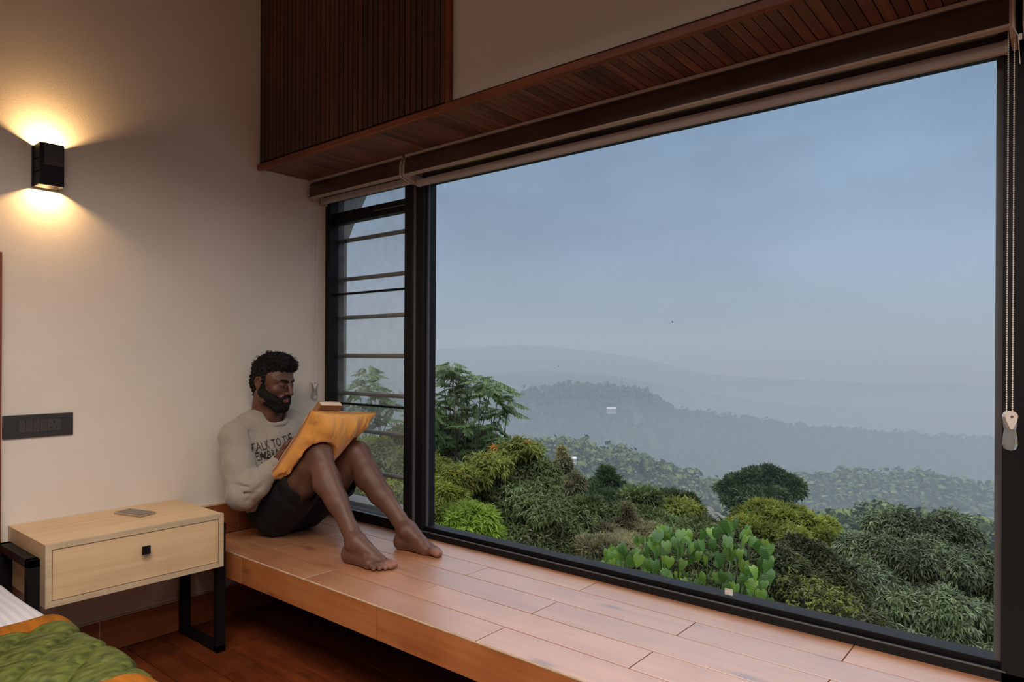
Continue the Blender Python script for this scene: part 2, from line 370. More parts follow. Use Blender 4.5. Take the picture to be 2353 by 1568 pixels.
winpart(w2, 'mullion_seam', [((2.240, 2.455, BZ), (2.33, 2.470, TOP))], MAT['seal'], .001)
winpart(w2, 'sill_frame', [((2.236, 2.455, BZ-.01), (2.33, 3.179, .452))], MAT['black'])
winpart(w2, 'sill_edge', [((2.2355, 2.53, .4515), (2.25, 3.135, .455))], MAT['black_edge'], .0005)
winpart(w2, 'head_frame', [((2.236, 2.455, 2.125), (2.33, 3.179, TOP+.03))], MAT['black'])
winpart(w2, 'transom', [((2.262, 2.53, 1.985), (2.31, 3.14, 2.045))], MAT['black'])
winpart(w2, 'transom_edge', [((2.258, 2.535, 2.012), (2.2625, 2.79, 2.017))], MAT['black_edge'], .0005)
winpart(w2, 'rail', [((2.262, 2.53, 1.595), (2.285, 3.14, 1.605))], MAT['black'])
winpart(w2, 'rail', [((2.262, 2.53, 1.003), (2.285, 3.14, 1.014))], MAT['black'])
for z in (1.895, 1.683, 1.474, 1.266, 1.062, .866, .652):
    link('grille_bar', B().tube((2.305, 2.52, z), (2.305, 3.15, z), .0115, n=16).mesh('grille_bar', True), MAT['bar'], w2)
winpart(w2, 'glass_pane', [((2.288, 2.52, .45), (2.293, 3.14, 2.13))], MAT['dusty'], 0)
winpart(w2, 'outer_sill', [((2.33, 2.58, .30), (2.45, 3.2, .470))], MAT['concrete'])
# finger-drawn scribble in the dust of the side pane
sc_pts = []
def yz(u, v):
    d = P(u, v, 1)-Vector((0, 0, CAMZ)); t = 2.286/d.x; q = Vector((0, 0, CAMZ))+d*t
    return q
def ring(u, v, ru, rv, tilt, n=14, a0=0, a1=2*PI):
    o = []
    for i in range(n+1):
        a = a0+(a1-a0)*i/n; x = ru*math.cos(a); y_ = rv*math.sin(a)
        o.append(yz(u+x*math.cos(tilt)-y_*math.sin(tilt), v+x*math.sin(tilt)+y_*math.cos(tilt)))
    return o
bs = B()
for pts in (ring(885.5, 1067.5, 3.6, 8, -.25), ring(876.5, 1061, 3.0, 5, -.4, a0=-2.6, a1=2.2), [yz(878, 1052), yz(880, 1060), yz(879, 1067)],
            ring(868.5, 1052.5, 1.8, 3, -.3), ring(862, 1045.5, 1.6, 2.6, 0, a0=0, a1=4.6), [yz(885, 1074), yz(889, 1080)], [yz(867, 1047), yz(870, 1047.5)], ring(904, 1083, 1.5, 2, 0, n=8)):
    bs.path(pts, .0006, 4)
link('finger_scribble', bs.mesh('finger_scribble'), pmat('scribble', (.75, .76, .72), .8), w2)
w3 = struct('window_3')      # next window, out of the frame on the right
winpart(w3, 'post', [((2.236, -.10, BZ-.01), (2.40, .093, TOP+.02))], MAT['black'])
winpart(w3, 'sill_frame', [((2.236, -1.5, BZ-.01), (2.33, -.10, .45))], MAT['black'])
winpart(w3, 'head_frame', [((2.236, -1.5, 2.10), (2.33, -.10, TOP+.03))], MAT['black'])
winpart(w3, 'jamb_right', [((2.236, -1.5, .45), (2.33, -1.43, 2.1))], MAT['black'])
winpart(w3, 'glass_pane', [((2.282, -1.44, .44), (2.288, -.09, 2.12))], MAT['glass'], 0)
# outside return of the wall seen through the side window
fin = struct('wall_outer_fin', B().prism([(2.31, -3), (2.385, -3), (2.39, 1.90), (2.43, 2.0), (2.53, 2.20), (2.70, 2.45), (2.70, 2.7), (2.31, 2.7)], 'y', 3.19, 3.50).mesh('fin'), MAT['concrete'])
struct('wall_outer_eave', B().box((2.42, -2.8, 2.50), (2.62, 3.5, 2.62)).mesh('eave'), MAT['concrete'])

# ------------------------------------------------------------------ roller blinds
def cass_profile():
    pts = [(2.236, 2.203), (2.168, 2.203)]
    for i in range(7):
        a = PI/2*(i/6); pts.append((2.158-.030*math.sin(a)*1.15, 2.168+.030*math.cos(a)))
    pts += [(2.122, 2.135), (2.122, 2.112), (2.130, 2.107), (2.148, 2.118), (2.236, 2.118)]
    return pts
def blind(y0, y1, label, bar_z, chain_y=None, chain_len=1.0, inset0=0, inset1=0):
    t = thing('roller_blind', label, 'blind', (2.18, (y0+y1)/2, 2.203), group='brown roller blinds over the windows')
    L0 = t.location.copy()
    def add(name, me, mat):
        me.transform(Matrix.Translation(-L0)); return link(name, me, mat, t)
    add('cassette', B().prism(cass_profile(), 'y', y0+.012, y1-.012).mesh('cassette'), MAT['cassette'])
    add('top_rail', B().box((2.128, y0+.004, 2.192), (2.160, y1-.004, 2.2035), .002).mesh('top_rail'), MAT['beige'])
    add('bottom_lip', B().box((2.118, y0+.010, 2.104), (2.130, y1-.010, 2.1105), .001).box((2.130, y0+.010, 2.106), (2.150, y1-.010, 2.112)).mesh('bottom_lip'), MAT['beige'])
    ep = [(2.236, 2.2035), (2.160, 2.2035), (2.140, 2.197), (2.126, 2.178), (2.1195, 2.15), (2.119, 2.108), (2.126, 2.099), (2.16, 2.090), (2.20, 2.083), (2.236, 2.083)]
    for a, b_ in ((y0, y0+.012), (y1-.012, y1)): add('end_cap', B().prism(ep, 'y', a, b_).mesh('end_cap'), MAT['beige'])
    add('blind_roll', B().tube((2.198, y0+.014, 2.150), (2.198, y1-.014, 2.150), .030, n=20).mesh('blind_roll', True), MAT['blindcloth'])
    add('bottom_bar', B().box((2.190, y0+.022+inset0, bar_z), (2.212, y1-.022-inset1, bar_z+.034), .008, 3).mesh('bottom_bar'), MAT['blindcloth'])
    add('bar_cap', B().box((2.188, y1-.026-inset1, bar_z-.001), (2.214, y1-.019-inset1, bar_z+.035), .006).mesh('bar_cap'), MAT['beige'])
    add('bar_cap', B().box((2.188, y0+.019+inset0, bar_z-.001), (2.214, y0+.026+inset0, bar_z+.035), .006).mesh('bar_cap'), MAT['beige'])
    return t, add
bl1, add1 = blind(2.425, 3.172, 'narrow brown roller blind rolled up over the side window beside the man', 2.086)
bl2, add2 = blind(.120, 2.415, 'wide brown roller blind rolled up across the top of the picture window', 2.066)
bl3, add3 = blind(-1.45, .105, 'brown roller blind cut by the right edge of the photo', 2.066)
def chain(add, x0, y0_, x1, y1_, ztop, zbot, r=.0021, pitch=.0056, n_sub=1):
    """bead loop from the clutch down to the tensioner, two strands"""
    ico = bmesh.new(); bmesh.ops.create_icosphere(ico, subdivisions=n_sub, radius=r)
    tv = np.array([v.co[:] for v in ico.verts]); tf = np.array([[v.index for v in f.verts] for f in ico.faces]); ico.free()
    C = []
    n = int((ztop-zbot)/pitch)
    for k, (xa, ya) in enumerate(((x0, y0_), (x1, y1_))):
        for i in range(n+1):
            t_ = i/n; s_ = math.sin(t_*PI)*.0025*(1 if k else -1)
            C.append((xa+s_, ya, ztop+(zbot-ztop)*t_))
    C = np.array(C); V = (tv[None]+C[:, None]).reshape(-1, 3); Fc = (tf[None]+(np.arange(len(C))*len(tv))[:, None, None]).reshape(-1, 3)
    add('bead_chain', mesh_np('bead_chain', V, Fc, smooth=True), MAT['bead'])
    b = B()
    for xa, ya in ((x0, y0_), (x1, y1_)): b.tube((xa, ya, zbot), (xa, ya, ztop), .0008, n=5)
    add('chain_cord', b.mesh('chain_cord'), MAT['bead'])
chain(add1, 2.147, 3.152, 2.169, 3.152, 2.10, 1.115)
chain(add2, 2.166, .136, 2.170, .124, 2.11, 1.115, r=.0024, pitch=.0060)
clear = glass_mat('clear_plastic', 1.6, dust=.22, dustc=(.75, .76, .78))
def tensioner(add, c, axis):
    def T(me):  # local: x across, z up, y thick
        m = Matrix.Translation(c) @ Matrix.Rotation(axis, 4, 'Z'); me.transform(m); return me
    prof = [(-.014, .0), (-.014, -.020), (-.011, -.034), (-.014, -.052), (-.0155, -.072), (-.011, -.084), (0, -.087), (.011, -.084), (.0155, -.072), (.014, -.052), (.011, -.034), (.014, -.020), (.014, 0)]
    add('tensioner_body', T(B().prism(prof, 'y', -.006, .006).mesh('tensioner_body')), clear)
    p2 = [(.0145*math.cos(a), .0145*math.sin(a)+.0) for a in [PI*i/12 for i in range(13)]]+[(-.012, -.012), (-.004, -.030), (0, -.033), (.004, -.030), (.012, -.012)]
    add('tensioner_cap', T(B().prism(p2, 'y', -.0085, .0085).mesh('tensioner_cap')), MAT['bead'])
    add('tensioner_screw', T(B().tube((0, -.0095, 0), (0, .0095, 0), .0032, n=10).mesh('tensioner_screw')), MAT['seal'])
tensioner(add1, Vector((2.160, 3.164, 1.118)), 0)
tensioner(add2, Vector((2.17, .129, 1.118)), math.radians(-60))
ct = thing('thin_cord', 'thin pale cord hanging from the soffit in front of the right window post', 'cord', (2.11, .125, 2.1))
link('cord', B().path([(0, 0, .10), (.001, -.001, 0), (.0, -.012, -.03), (.0, -.016, -.10)], .0011, 6).mesh('cord'), MAT['bead'], ct)
link('cord_clip', B().box((-.004, -.020, -.04), (.004, -.012, -.025), .001).mesh('cord_clip'), MAT['bead'], ct)

# ------------------------------------------------------------------ nightstand
ns = thing('nightstand', 'pale oak nightstand with one drawer on black steel legs between bed and window seat', 'nightstand', (.7965, YW, 0))
X0, X1, Y0, Y1, Z0, Z1 = .797, 1.439, 2.747, 3.178, .382, .603
def nsp(o): o.location = Vector(o.location)-ns.location; return o
T = .020
cb = B()
cb.box((X0+.001, Y0+.02, Z1-T), (X1-.001, Y1, Z1-.0005)).box((X0+.001, Y0+.02, Z0), (X1-.001, Y1, Z0+T)).box((X0, Y0+.02, Z0), (X0+T, Y1, Z1-.001)).box((X1-T, Y0+.02, Z0), (X1, Y1, Z1-.001)).box((X0+T, Y1-.01, Z0+T), (X1-T, Y1-.002, Z1-T))
nsp(link('carcass', cb.mesh('carcass'), MAT['oak'], ns))
def frame_piece(pr, name='front_edge'):
    nsp(link(name, B().prism(pr, 'y', Y0, Y0+.021).mesh(name), MAT['oakedge'], ns))
frame_piece([(X0, Z1), (X1, Z1), (X1-T, Z1-T), (X0+T, Z1-T)])
frame_piece([(X0, Z0), (X1, Z0), (X1-T, Z0+T), (X0+T, Z0+T)])
frame_piece([(X0, Z0), (X0, Z1), (X0+T, Z1-T), (X0+T, Z0+T)])
frame_piece([(X1, Z0), (X1, Z1), (X1-T, Z1-T), (X1-T, Z0+T)])
dr = nsp(link('drawer', B().box((X0+T+.0028, Y0+.003, Z0+T+.0028), (X1-T-.0028, Y0+.020, Z1-T-.0028)).mesh('drawer'), MAT['oak'], ns))
link('drawer_box', B().box((X0+T+.01, Y0+.02, Z0+T+.006), (X1-T-.01, Y1-.05, Z1-T-.02)).mesh('drawer_box'), MAT['oak'], dr)
kx, kz = 1.123, .520
link('knob', B().box((kx-.006, Y0-.016, kz-.006), (kx+.006, Y0+.004, kz+.006)).box((kx-.015, Y0-.021, kz-.016), (kx+.015, Y0-.014, kz+.016), .001, 1).mesh('knob'), MAT['steel'], dr)
for xa, xb in ((.758, .7965), (1.4395, 1.477)):
    lb = B()
    ya, yb, zt = 2.80, 3.146, .548
    lb.box((xa, ya, 0), (xb, ya+.03, zt), .002, 1).box((xa, yb-.03, 0), (xb, yb, zt), .002, 1)
    lb.box((xa, ya, zt-.03), (xb, yb, zt), .002, 1).box((xa, ya, 0), (xb, yb, .03), .002, 1)
    nsp(link('leg_frame', lb.mesh('leg_frame'), MAT['steel'], ns))
ph = thing('smartphone', 'dark smartphone with a pale edge lying on the oak nightstand', 'phone', (1.195, 3.015, .603), (0, 0, math.radians(17)))
link('phone_body', B().box((-.037, -.077, .0), (.037, .077, .0085), .003, 3).mesh('phone_body'), MAT['phoneedge'], ph)
link('screen', B().box((-.035, -.075, .0082), (.035, .075, .0092), .0004, 1).mesh('screen'), MAT['phone'], ph)
link('port', B().tube((.0, -.0778, .004), (.0, -.0766, .004), .0016, n=8).mesh('port'), MAT['hole'], ph)

# ------------------------------------------------------------------ switch plate, sconce, small plate
sw = thing('switch_plate', 'charcoal wall plate with four rocker switches and a three-pin socket above the nightstand', 'switch', (.8965, YW, .982))
pz0, pz1 = -.0455, .0455
k = 3.18/3.02
link('plate', B().box((-.120, -.009, pz0), (.1195, 0, pz1), .003, 2).mesh('plate'), MAT['plate'], sw)
sx = -.070
for i in range(4):
    w_ = .0242
    m_ = B().prism([(0, -.0235), (-.0108, -.0235), (-.0138, .0235), (0, .0235)], 'x', sx+.0006, sx+w_-.0006).mesh('rocker_switch')
    o = link('rocker_switch', m_, MAT['rocker'], sw)
    link('indicator', B().box((sx+.013, -.0118, -.022), (sx+.020, -.0108, -.0185)).mesh('indicator'), MAT['seal'], o); sx += w_
so = link('socket', B().box((sx+.0006, -.0112, -.0235), (sx+.0485, 0, .0235), .0008, 1).mesh('socket'), MAT['rocker'], sw)
cx = sx+.0245
for dx, dz, r in ((0, .012, .0042), (-.0105, -.010, .0030), (.0105, -.010, .0030)):
    link('pin_hole', B().tube((cx+dx, -.0118, dz), (cx+dx, -.004, dz), r, n=10).mesh('pin_hole'), MAT['hole'], so)
sc = thing('wall_sconce', 'black box wall sconce throwing warm fans of light up and down', 'lamp', (.912, YW, 2.0))
z0, z1 = -.074, .086
link('back_plate', B().box((-.044, -.014, z0), (.048, 0, z1), .001, 1).mesh('back_plate'), MAT['steel'], sc)
hb = B()
hb.box((-.040, -.080, z0+.002), (-.0365, -.012, z1+.002)).box((.0405, -.080, z0+.002), (.044, -.012, z1+.002)).box((-.040, -.083, z0+.002), (.044, -.079, z1+.004))
hb.box((-.040, -.080, .030), (.044, -.012, .034)).box((-.040, -.080, -.022), (.044, -.012, -.018))
link('housing', hb.mesh('housing'), MAT['steel'], sc)
link('front_shade', B().prism([(-.083, .006), (-.094, .020), (-.088, z1+.004), (-.083, z1+.004)], 'x', -.026, .040).mesh('front_shade'), MAT['plate'], sc)
link('lower_lip', B().box((-.038, -.081, z0), (.042, -.077, z0+.004)).mesh('lower_lip'), MAT['phoneedge'], sc)
em, ent, eb = new_mat('lamp_glow'); eb.inputs['Emission Color'].default_value = (1, .62, .25, 1); eb.inputs['Emission Strength'].default_value = 14
link('lamp_lens', B().box((-.020, -.062, .034), (.024, -.030, .038)).mesh('lamp_lens'), em, sc)
link('lamp_lens', B().box((-.020, -.070, z0+.030), (.024, -.026, z0+.034)).mesh('lamp_lens'), em, sc)
def lamp(loc, rot, power, sx, sy):
    o = area('sconce_light', loc, rot, sx, sy, power, (1, .60, .25)); o.parent = sc; return o
lamp((.002, -.056, .0665), (PI, 0, 0), 2.5, .02, .014)
lamp((.002, -.054, z0+.0235), (0, 0, 0), 1.9, .02, .014)
spt = thing('wall_clip', 'tiny pale clip on the left edge of the slatted panel', 'clip', (1.840, YW-.004, 2.84))
link('clip', B().box((-.004, -.004, -.016), (.004, .004, .016), .001, 1).mesh('clip'), MAT['beige'], spt)

# ------------------------------------------------------------------ bed
BR, BT = .725, .507      # right side and top of the bedding
bed = thing('bed', 'upholstered double bed with wooden headboard at the left wall, cut by the photo corner', 'bed', (-.2, 2.1, 0))
def bedp(o): o.location = Vector(o.location)-bed.location; return o
bedp(link('bed_frame', B().box((-1.05, 1.15, .05), (.62, 3.10, .24), .01).mesh('bed_frame'), MAT['molding'], bed))
bedp(link('mattress', B().box((-1.05, 1.13, .24), (BR-.058, 3.10, BT-.035), .05, 4).mesh('mattress'), MAT['sheet'], bed))
bedp(link('headboard', B().box((-1.15, 3.150, .05), (.7685, 3.178, 1.655), .004).mesh('headboard'), MAT['molding'], bed))
for lx in (-1.0, .58):
    for ly in (1.2, 3.0): bedp(link('leg', B().box((lx, ly, 0), (lx+.06, ly+.06, .06)).mesh('leg'), MAT['steel'], bed))
def drape(x0, y0, y1, off, fn, nx=110, ny=110, zlow=.10, R=.055):
    """cloth over the right edge of the bed: runs from x0 across the top, round the edge and down to zlow; closed with thickness"""
    xt = BR-.02-R
    arc = R*PI/2; Ltop = xt-x0; Ls = (BT-R)-zlow; tot = Ltop+arc+Ls
    V = []
    for side in (0, 1):
        for i in range(nx+1):
            s = tot*(.35*i/(.10*nx) if i < .10*nx else .35+.65*(i-.10*nx)/(.90*nx))
            if s < Ltop: px, pz, nx_, nz_ = x0+s, BT, 0, 1
            elif s < Ltop+arc:
                a = (s-Ltop)/R; px, pz, nx_, nz_ = xt+R*math.sin(a), BT-R+R*math.cos(a), math.sin(a), math.cos(a)
            else: px, pz, nx_, nz_ = xt+R, BT-R-(s-Ltop-arc), 1, 0
            for j in range(ny+1):
                yy = y0+(y1-y0)*j/ny
                h = off+fn(s, yy) if side == 0 else off-.008
                V.append((px+nx_*h, yy, pz+nz_*h))
    n1 = ny+1; half = (nx+1)*n1; Fc = []
    for i in range(nx):
        for j in range(ny):
            a = i*n1+j; Fc.append((a, a+n1, a+n1+1, a+1)); b_ = a+half; Fc.append((b_, b_+1, b_+n1+1, b_+n1))
    for i in range(nx):
        a = i*n1; Fc.append((a, a+half, a+half+n1, a+n1)); a = i*n1+ny; Fc.append((a, a+n1, a+n1+half, a+half))
    for j in range(ny):
        Fc.append((j, j+1, j+1+half, j+half)); a = nx*n1+j; Fc.append((a, a+half, a+half+1, a+1))
    return mesh_np('cloth', V, Fc, smooth=True)
def soft(s, y_): return .003*math.sin(s*9+y_*7)+.004*math.sin(y_*13+1.3*s)+.0015*math.sin(s*31-y_*17)
sh = link('bed_sheet', drape(-1.0, 1.18, 3.06, -.010, soft), MAT['sheet'], label='white striped sheet covering the bed beside the nightstand', category='sheet')
def quilt(s, y_):
    c = .080; a = (s*1.25+y_)/c; b_ = (s*1.25-y_)/c*.9
    q = min(abs(math.sin(a*PI/2)), abs(math.sin(b_*PI/2)))
    return -.004+.017*min(1, q*1.9)**.5+soft(s, y_)
rn = thing('bed_runner', 'quilted green velvet bed runner with orange border across the bed', 'bed runner', (.4, 1.93, BT))
def rnp(o): o.location = -rn.location; return o
rnp(link('quilted_panel', drape(-1.0, 1.690, 2.175, .012, quilt, 220, 84, .20, R=.057), MAT['velvet'], rn))
brd = pmat('orange_velvet', (.24, .080, .008), .8, spec=.12, noise=.25, nscale=50, stretch=(1, .2, 1))
for a, b_ in ((2.170, 2.252), (1.62, 1.695)):
    rnp(link('border', drape(-1.0, a, b_, .010, lambda s, y_: .010+soft(s, y_)+.003*math.sin((y_-a)/(b_-a)*PI), 120, 12, .20, R=.057), brd, rn))
# ================================================================== PERSON (signed-distance modelling, meshed with surface nets)
def A3(v): return np.array(v, np.float32)
class Field:
    def __init__(s, lo, hi, h):
        s.lo = np.array(lo, float); s.h = h
        s.n = np.ceil((np.array(hi, float)-s.lo)/h).astype(int)+1
        s.ax = [np.float32(s.lo[i])+np.arange(s.n[i], dtype=np.float32)*np.float32(h) for i in range(3)]
        s.d = np.full(s.n, .15, np.float32)
    def _sub(s, lo, hi):
        i0 = np.maximum(np.floor((np.array(lo)-s.lo)/s.h).astype(int), 0)
        i1 = np.minimum(np.ceil((np.array(hi)-s.lo)/s.h).astype(int)+1, s.n)
        if (i1 <= i0).any(): return None
        sl = tuple(slice(a, b) for a, b in zip(i0, i1))
        X = s.ax[0][sl[0]][:, None, None]; Y = s.ax[1][sl[1]][None, :, None]; Z = s.ax[2][sl[2]][None, None, :]
        return sl, X, Y, Z
    def _mix(s, sl, v, k, mode):
        a = s.d[sl]
        if mode == '-': v = -v; r = np.maximum(a, v); sg = 1
        elif mode == '&': r = np.maximum(a, v); sg = 1
        else: r = np.minimum(a, v); sg = -1
        if k > 0:
            h = np.maximum(k-np.abs(a-v), 0)/k; r = r+sg*h*h*k*.25
        s.d[sl] = r
    def cone(s, a, b, ra, rb, k=.01, mode='+', sq=None):
        a = np.array(a, float); b = np.array(b, float); m = max(ra, rb)+k+.012
        q = s._sub(np.minimum(a, b)-m, np.maximum(a, b)+m)
        if q is None: return s
        sl, X, Y, Z = q; ab = b-a; L2 = max((ab**2).sum(), 1e-9)
        px, py, pz = X-np.float32(a[0]), Y-np.float32(a[1]), Z-np.float32(a[2])
        t = np.clip((px*ab[0]+py*ab[1]+pz*ab[2])/L2, 0, 1).astype(np.float32)
        dx, dy, dz = px-t*np.float32(ab[0]), py-t*np.float32(ab[1]), pz-t*np.float32(ab[2])
        v = np.sqrt(dx*dx+dy*dy+dz*dz)-(np.float32(ra)+t*np.float32(rb-ra))
        s._mix(sl, v, k, mode); return s
    def chain(s, pts, rs, k=.01, mode='+'):
        for i in range(len(pts)-1): s.cone(pts[i], pts[i+1], rs[i], rs[i+1], k, mode)
        return s
    def ell(s, c, r, k=.01, mode='+', R=None):
        c = np.array(c, float); r = np.array(r, float); m = r.max()+k+.012
        q = s._sub(c-m, c+m)
        if q is None: return s
        sl, X, Y, Z = q; x, y, z = X-np.float32(c[0]), Y-np.float32(c[1]), Z-np.float32(c[2])
        if R is not None:
            R = np.array(R, np.float32)
            x, y, z = (R[0, 0]*x+R[0, 1]*y+R[0, 2]*z, R[1, 0]*x+R[1, 1]*y+R[1, 2]*z, R[2, 0]*x+R[2, 1]*y+R[2, 2]*z)
        r = r.astype(np.float32)
        k0 = np.sqrt((x/r[0])**2+(y/r[1])**2+(z/r[2])**2); k1 = np.sqrt((x/r[0]**2)**2+(y/r[1]**2)**2+(z/r[2]**2)**2)
        s._mix(sl, k0*(k0-1)/np.maximum(k1, 1e-6), k, mode); return s
    def plane(s, p, n, k=0, mode='-', lo=None, hi=None):
        """mode '-' removes the side the normal points to"""
        lo = s.lo if lo is None else lo; hi = s.lo+s.n*s.h if hi is None else hi
        sl, X, Y, Z = s._sub(lo, hi); n = np.array(n, float); n /= np.linalg.norm(n)
        v = ((X-p[0])*n[0]+(Y-p[1])*n[1]+(Z-p[2])*n[2]).astype(np.float32)
        s._mix(sl, v, k, '&'); return s
    def add(s, fn, lim=.03):
        X, Y, Z = s.ax[0][:, None, None], s.ax[1][None, :, None], s.ax[2][None, None, :]
        s.d = s.d+np.where(np.abs(s.d) < lim, fn(X, Y, Z), 0).astype(np.float32); return s
    def mesh(s):
        d = s.d; I = d < 0; nx, ny, nz = s.n-1
        cnt = np.zeros((nx, ny, nz), np.int8)
        cor = [(a, b, c) for a in (0, 1) for b in (0, 1) for c in (0, 1)]
        for a, b, c in cor: cnt += I[a:a+nx, b:b+ny, c:c+nz]
        act = (cnt > 0) & (cnt < 8); ii = np.argwhere(act); idx = np.full((nx, ny, nz), -1, np.int32); idx[act] = np.arange(len(ii))
        acc = np.zeros((len(ii), 3)); num = np.zeros(len(ii))
        vals = {c: d[ii[:, 0]+c[0], ii[:, 1]+c[1], ii[:, 2]+c[2]].astype(float) for c in cor}
        for c in cor:
            for ax in range(3):
                if c[ax]: continue
                c2 = list(c); c2[ax] = 1; v0, v1 = vals[c], vals[tuple(c2)]; m = (v0 < 0) != (v1 < 0)
                t = np.where(m, v0/np.where(m, v0-v1, 1), 0); p = np.array(c, float)[None]+np.zeros((len(ii), 3)); p[:, ax] += t
                acc += p*m[:, None]; num += m
        V = s.lo+(ii+acc/num[:, None])*s.h
        F = []
        for ax in range(3):
            o1, o2 = [(1, 2), (2, 0), (0, 1)][ax]
            a = I.take(range(0, s.n[ax]-1), ax); b = I.take(range(1, s.n[ax]), ax)
            e = np.argwhere(a != b); e = e[(e[:, o1] > 0) & (e[:, o2] > 0) & (e[:, o1] < s.n[o1]-1) & (e[:, o2] < s.n[o2]-1)]
            def at(d1, d2):
                q = e.copy(); q[:, o1] += d1; q[:, o2] += d2; return idx[q[:, 0], q[:, 1], q[:, 2]]
            q = np.stack([at(-1, -1), at(0, -1), at(0, 0), at(-1, 0)], 1)
            ins = I[e[:, 0], e[:, 1], e[:, 2]]; q[~ins] = q[~ins][:, ::-1]; F.append(q)
        F = np.concatenate(F); F = F[(F >= 0).all(1)]
        return V, F
def join(parts):
    Vs, Fs, k = [], [], 0
    for V, F in parts: Vs.append(V); Fs.append(F+k); k += len(V)
    return np.concatenate(Vs), np.concatenate(Fs)

PB = Vector((1.88, 2.95, BZ))          # where the man sits
man = thing('person', 'bearded man in grey sweatshirt and dark shorts sitting on the window bench against the wall', 'person', PB)
def put(name, V, F, mat, parent=None, smooth=True):
    V = np.asarray(V, float)+np.array([0, 0, CAMZ])-np.array(PB[:])
    return link(name, mesh_np(name, V, F, smooth=smooth), mat, parent or man)
V3 = lambda *a: np.array(a, float)
HIP = {1: V3(1.80, 2.93, -.755), -1: V3(1.975, 2.95, -.755)}      # 1 = his right (nearer), -1 = his left
KNE = {1: V3(1.792, 2.585, -.442), -1: V3(2.012, 2.600, -.458)}
ANK = {1: V3(1.777, 2.300, -.775), -1: V3(2.045, 2.285, -.775)}
SHO = {1: V3(1.632, 3.015, -.385), -1: V3(2.005, 3.02, -.372)}
ELB = {1: V3(1.600, 2.885, -.632), -1: V3(2.07, 2.88, -.60)}
WRI = {1: V3(1.712, 2.780, -.478), -1: V3(1.985, 2.775, -.475)}
BEN = -.86
skin_parts = []

def foot(f, heel, F, med):
    F = F/np.linalg.norm(F); U = V3(0, 0, 1); S = np.cross(U, F)*1.0
    S = S*med
    def q(a, s_, u): return heel+F*a+S*s_+U*u
    f.cone(q(.020, 0, .031), q(.022, 0, .040), .031, .030, .01)
    f.cone(q(.022, 0, .036), q(.055, 0, .088), .031, .036, .02)
    f.chain([q(.060, .002, .088), q(.100, .006, .066), q(.140, .010, .044), q(.172, .014, .028)], [.036, .031, .026, .020], .02)
    f.cone(q(.030, -.006, .026), q(.155, -.027, .019), .026, .018, .02)
    f.cone(q(.030, .006, .030), q(.178, .024, .022), .026, .021, .02)
    f.cone(q(.165, .020, .022), q(.155, -.027, .019), .021, .018, .015)
    f.ell(q(.054, .036, .088), (.013, .013, .015), .012); f.ell(q(.046, -.034, .078), (.012, .012, .014), .012)
    T = [((.176, .024, .023), (.212, .029, .022), (.240, .031, .0155), .0175, .0150, .0145),
         ((.176, .006, .023), (.214, .009, .0245), (.240, .010, .0125), .0120, .0098, .0100),
         ((.170, -.009, .022), (.205, -.0085, .0235), (.228, -.008, .0115), .0115, .0092, .0096),
         ((.160, -.022, .020), (.193, -.024, .0215), (.213, -.0245, .0110), .0108, .0086, .0090),
         ((.148, -.032, .018), (.176, -.037, .0185), (.194, -.0385, .0100), .0105, .0084, .0088)]
    for a, b, c, r0, r1, r2_ in T:
        f.cone(q(*a), q(*b), r0, r1, .005); f.cone(q(*b), q(*c), r1, r2_, .003)
        # tendon towards the toe and a nail
        f.cone(q(.10, a[1]*.35+.004, .070), q(a[0], a[1], a[2]+r0*.45), .006, .0065, .010)
        n_ = q(c[0]-.001, c[1], c[2]+r2_*.86); f.ell(n_, (r2_*.62, r2_*.66, .0022), .0015)
    f.plane((0, 0, BEN+.0005), (0, 0, -1), .004)
for sd in (1, -1):
    h_, k_, a_ = HIP[sd], KNE[sd], ANK[sd]
    lo = np.minimum(np.minimum(h_, k_), a_)-V3(.13, .30, .10); hi = np.maximum(np.maximum(h_, k_), a_)+V3(.13, .13, .10)
    lo[1] = a_[1]-.27; lo[2] = BEN-.01
    f = Field(lo, hi, .0031)
    ax = (a_-k_)/np.linalg.norm(a_-k_); th = (h_-k_)/np.linalg.norm(h_-k_)
    back = V3(0, 1, -.9); back -= ax*(back@ax); back /= np.linalg.norm(back)     # behind the shin
    sh_ = lambda t, o=0, s_=0: k_+(a_-k_)*t+back*o+V3(s_, 0, 0)
    f.chain([sh_(.02), sh_(.25, .006), sh_(.55, .006), sh_(.85, .004), sh_(1.0, .004)], [.054, .046, .040, .031, .033], .025)
    f.chain([sh_(.10, .018), sh_(.28, .030, .012*sd), sh_(.50, .022, .010*sd), sh_(.75, .010)], [.036, .044, .036, .022], .03)
    f.chain([sh_(.15, .018, -.014*sd), sh_(.30, .026, -.018*sd), sh_(.48, .016, -.012*sd)], [.030, .036, .026], .03)
    f.cone(sh_(.04, -.030), sh_(.9, -.016), .016, .014, .02)          # shin bone
    f.ell(k_-back*.030+th*.012, (.032, .030, .034), .022)               # kneecap
    f.ell(sh_(.10, -.030), (.020, .020, .020), .02)
    f.cone(sh_(.80, .022), sh_(1.05, .028), .016, .013, .02)          # achilles
    tt = lambda t, o=0: k_+(h_-k_)*t-V3(0, .0, 1)*o
    f.chain([tt(.0), tt(.15, .004), tt(.45, .010), tt(1.0, .0)], [.056, .058, .072, .088], .03)
    f.chain([tt(.12, .022), tt(.5, .035), tt(.9, .03)], [.040, .058, .07], .03)
    f.cone(tt(.10, -.012), tt(.4, -.012), .030, .05, .03)
    if sd == 1: foot(f, V3(1.768, 2.355, BEN), V3(.125, -.99, 0), 1)
    else: foot(f, V3(2.038, 2.340, BEN), V3(.17, -.985, 0), -1)
    f.cone(sh_(.95, .004), a_+V3(0, -.008, .0), .033, .036, .02)
    skin_parts.append(f.mesh())

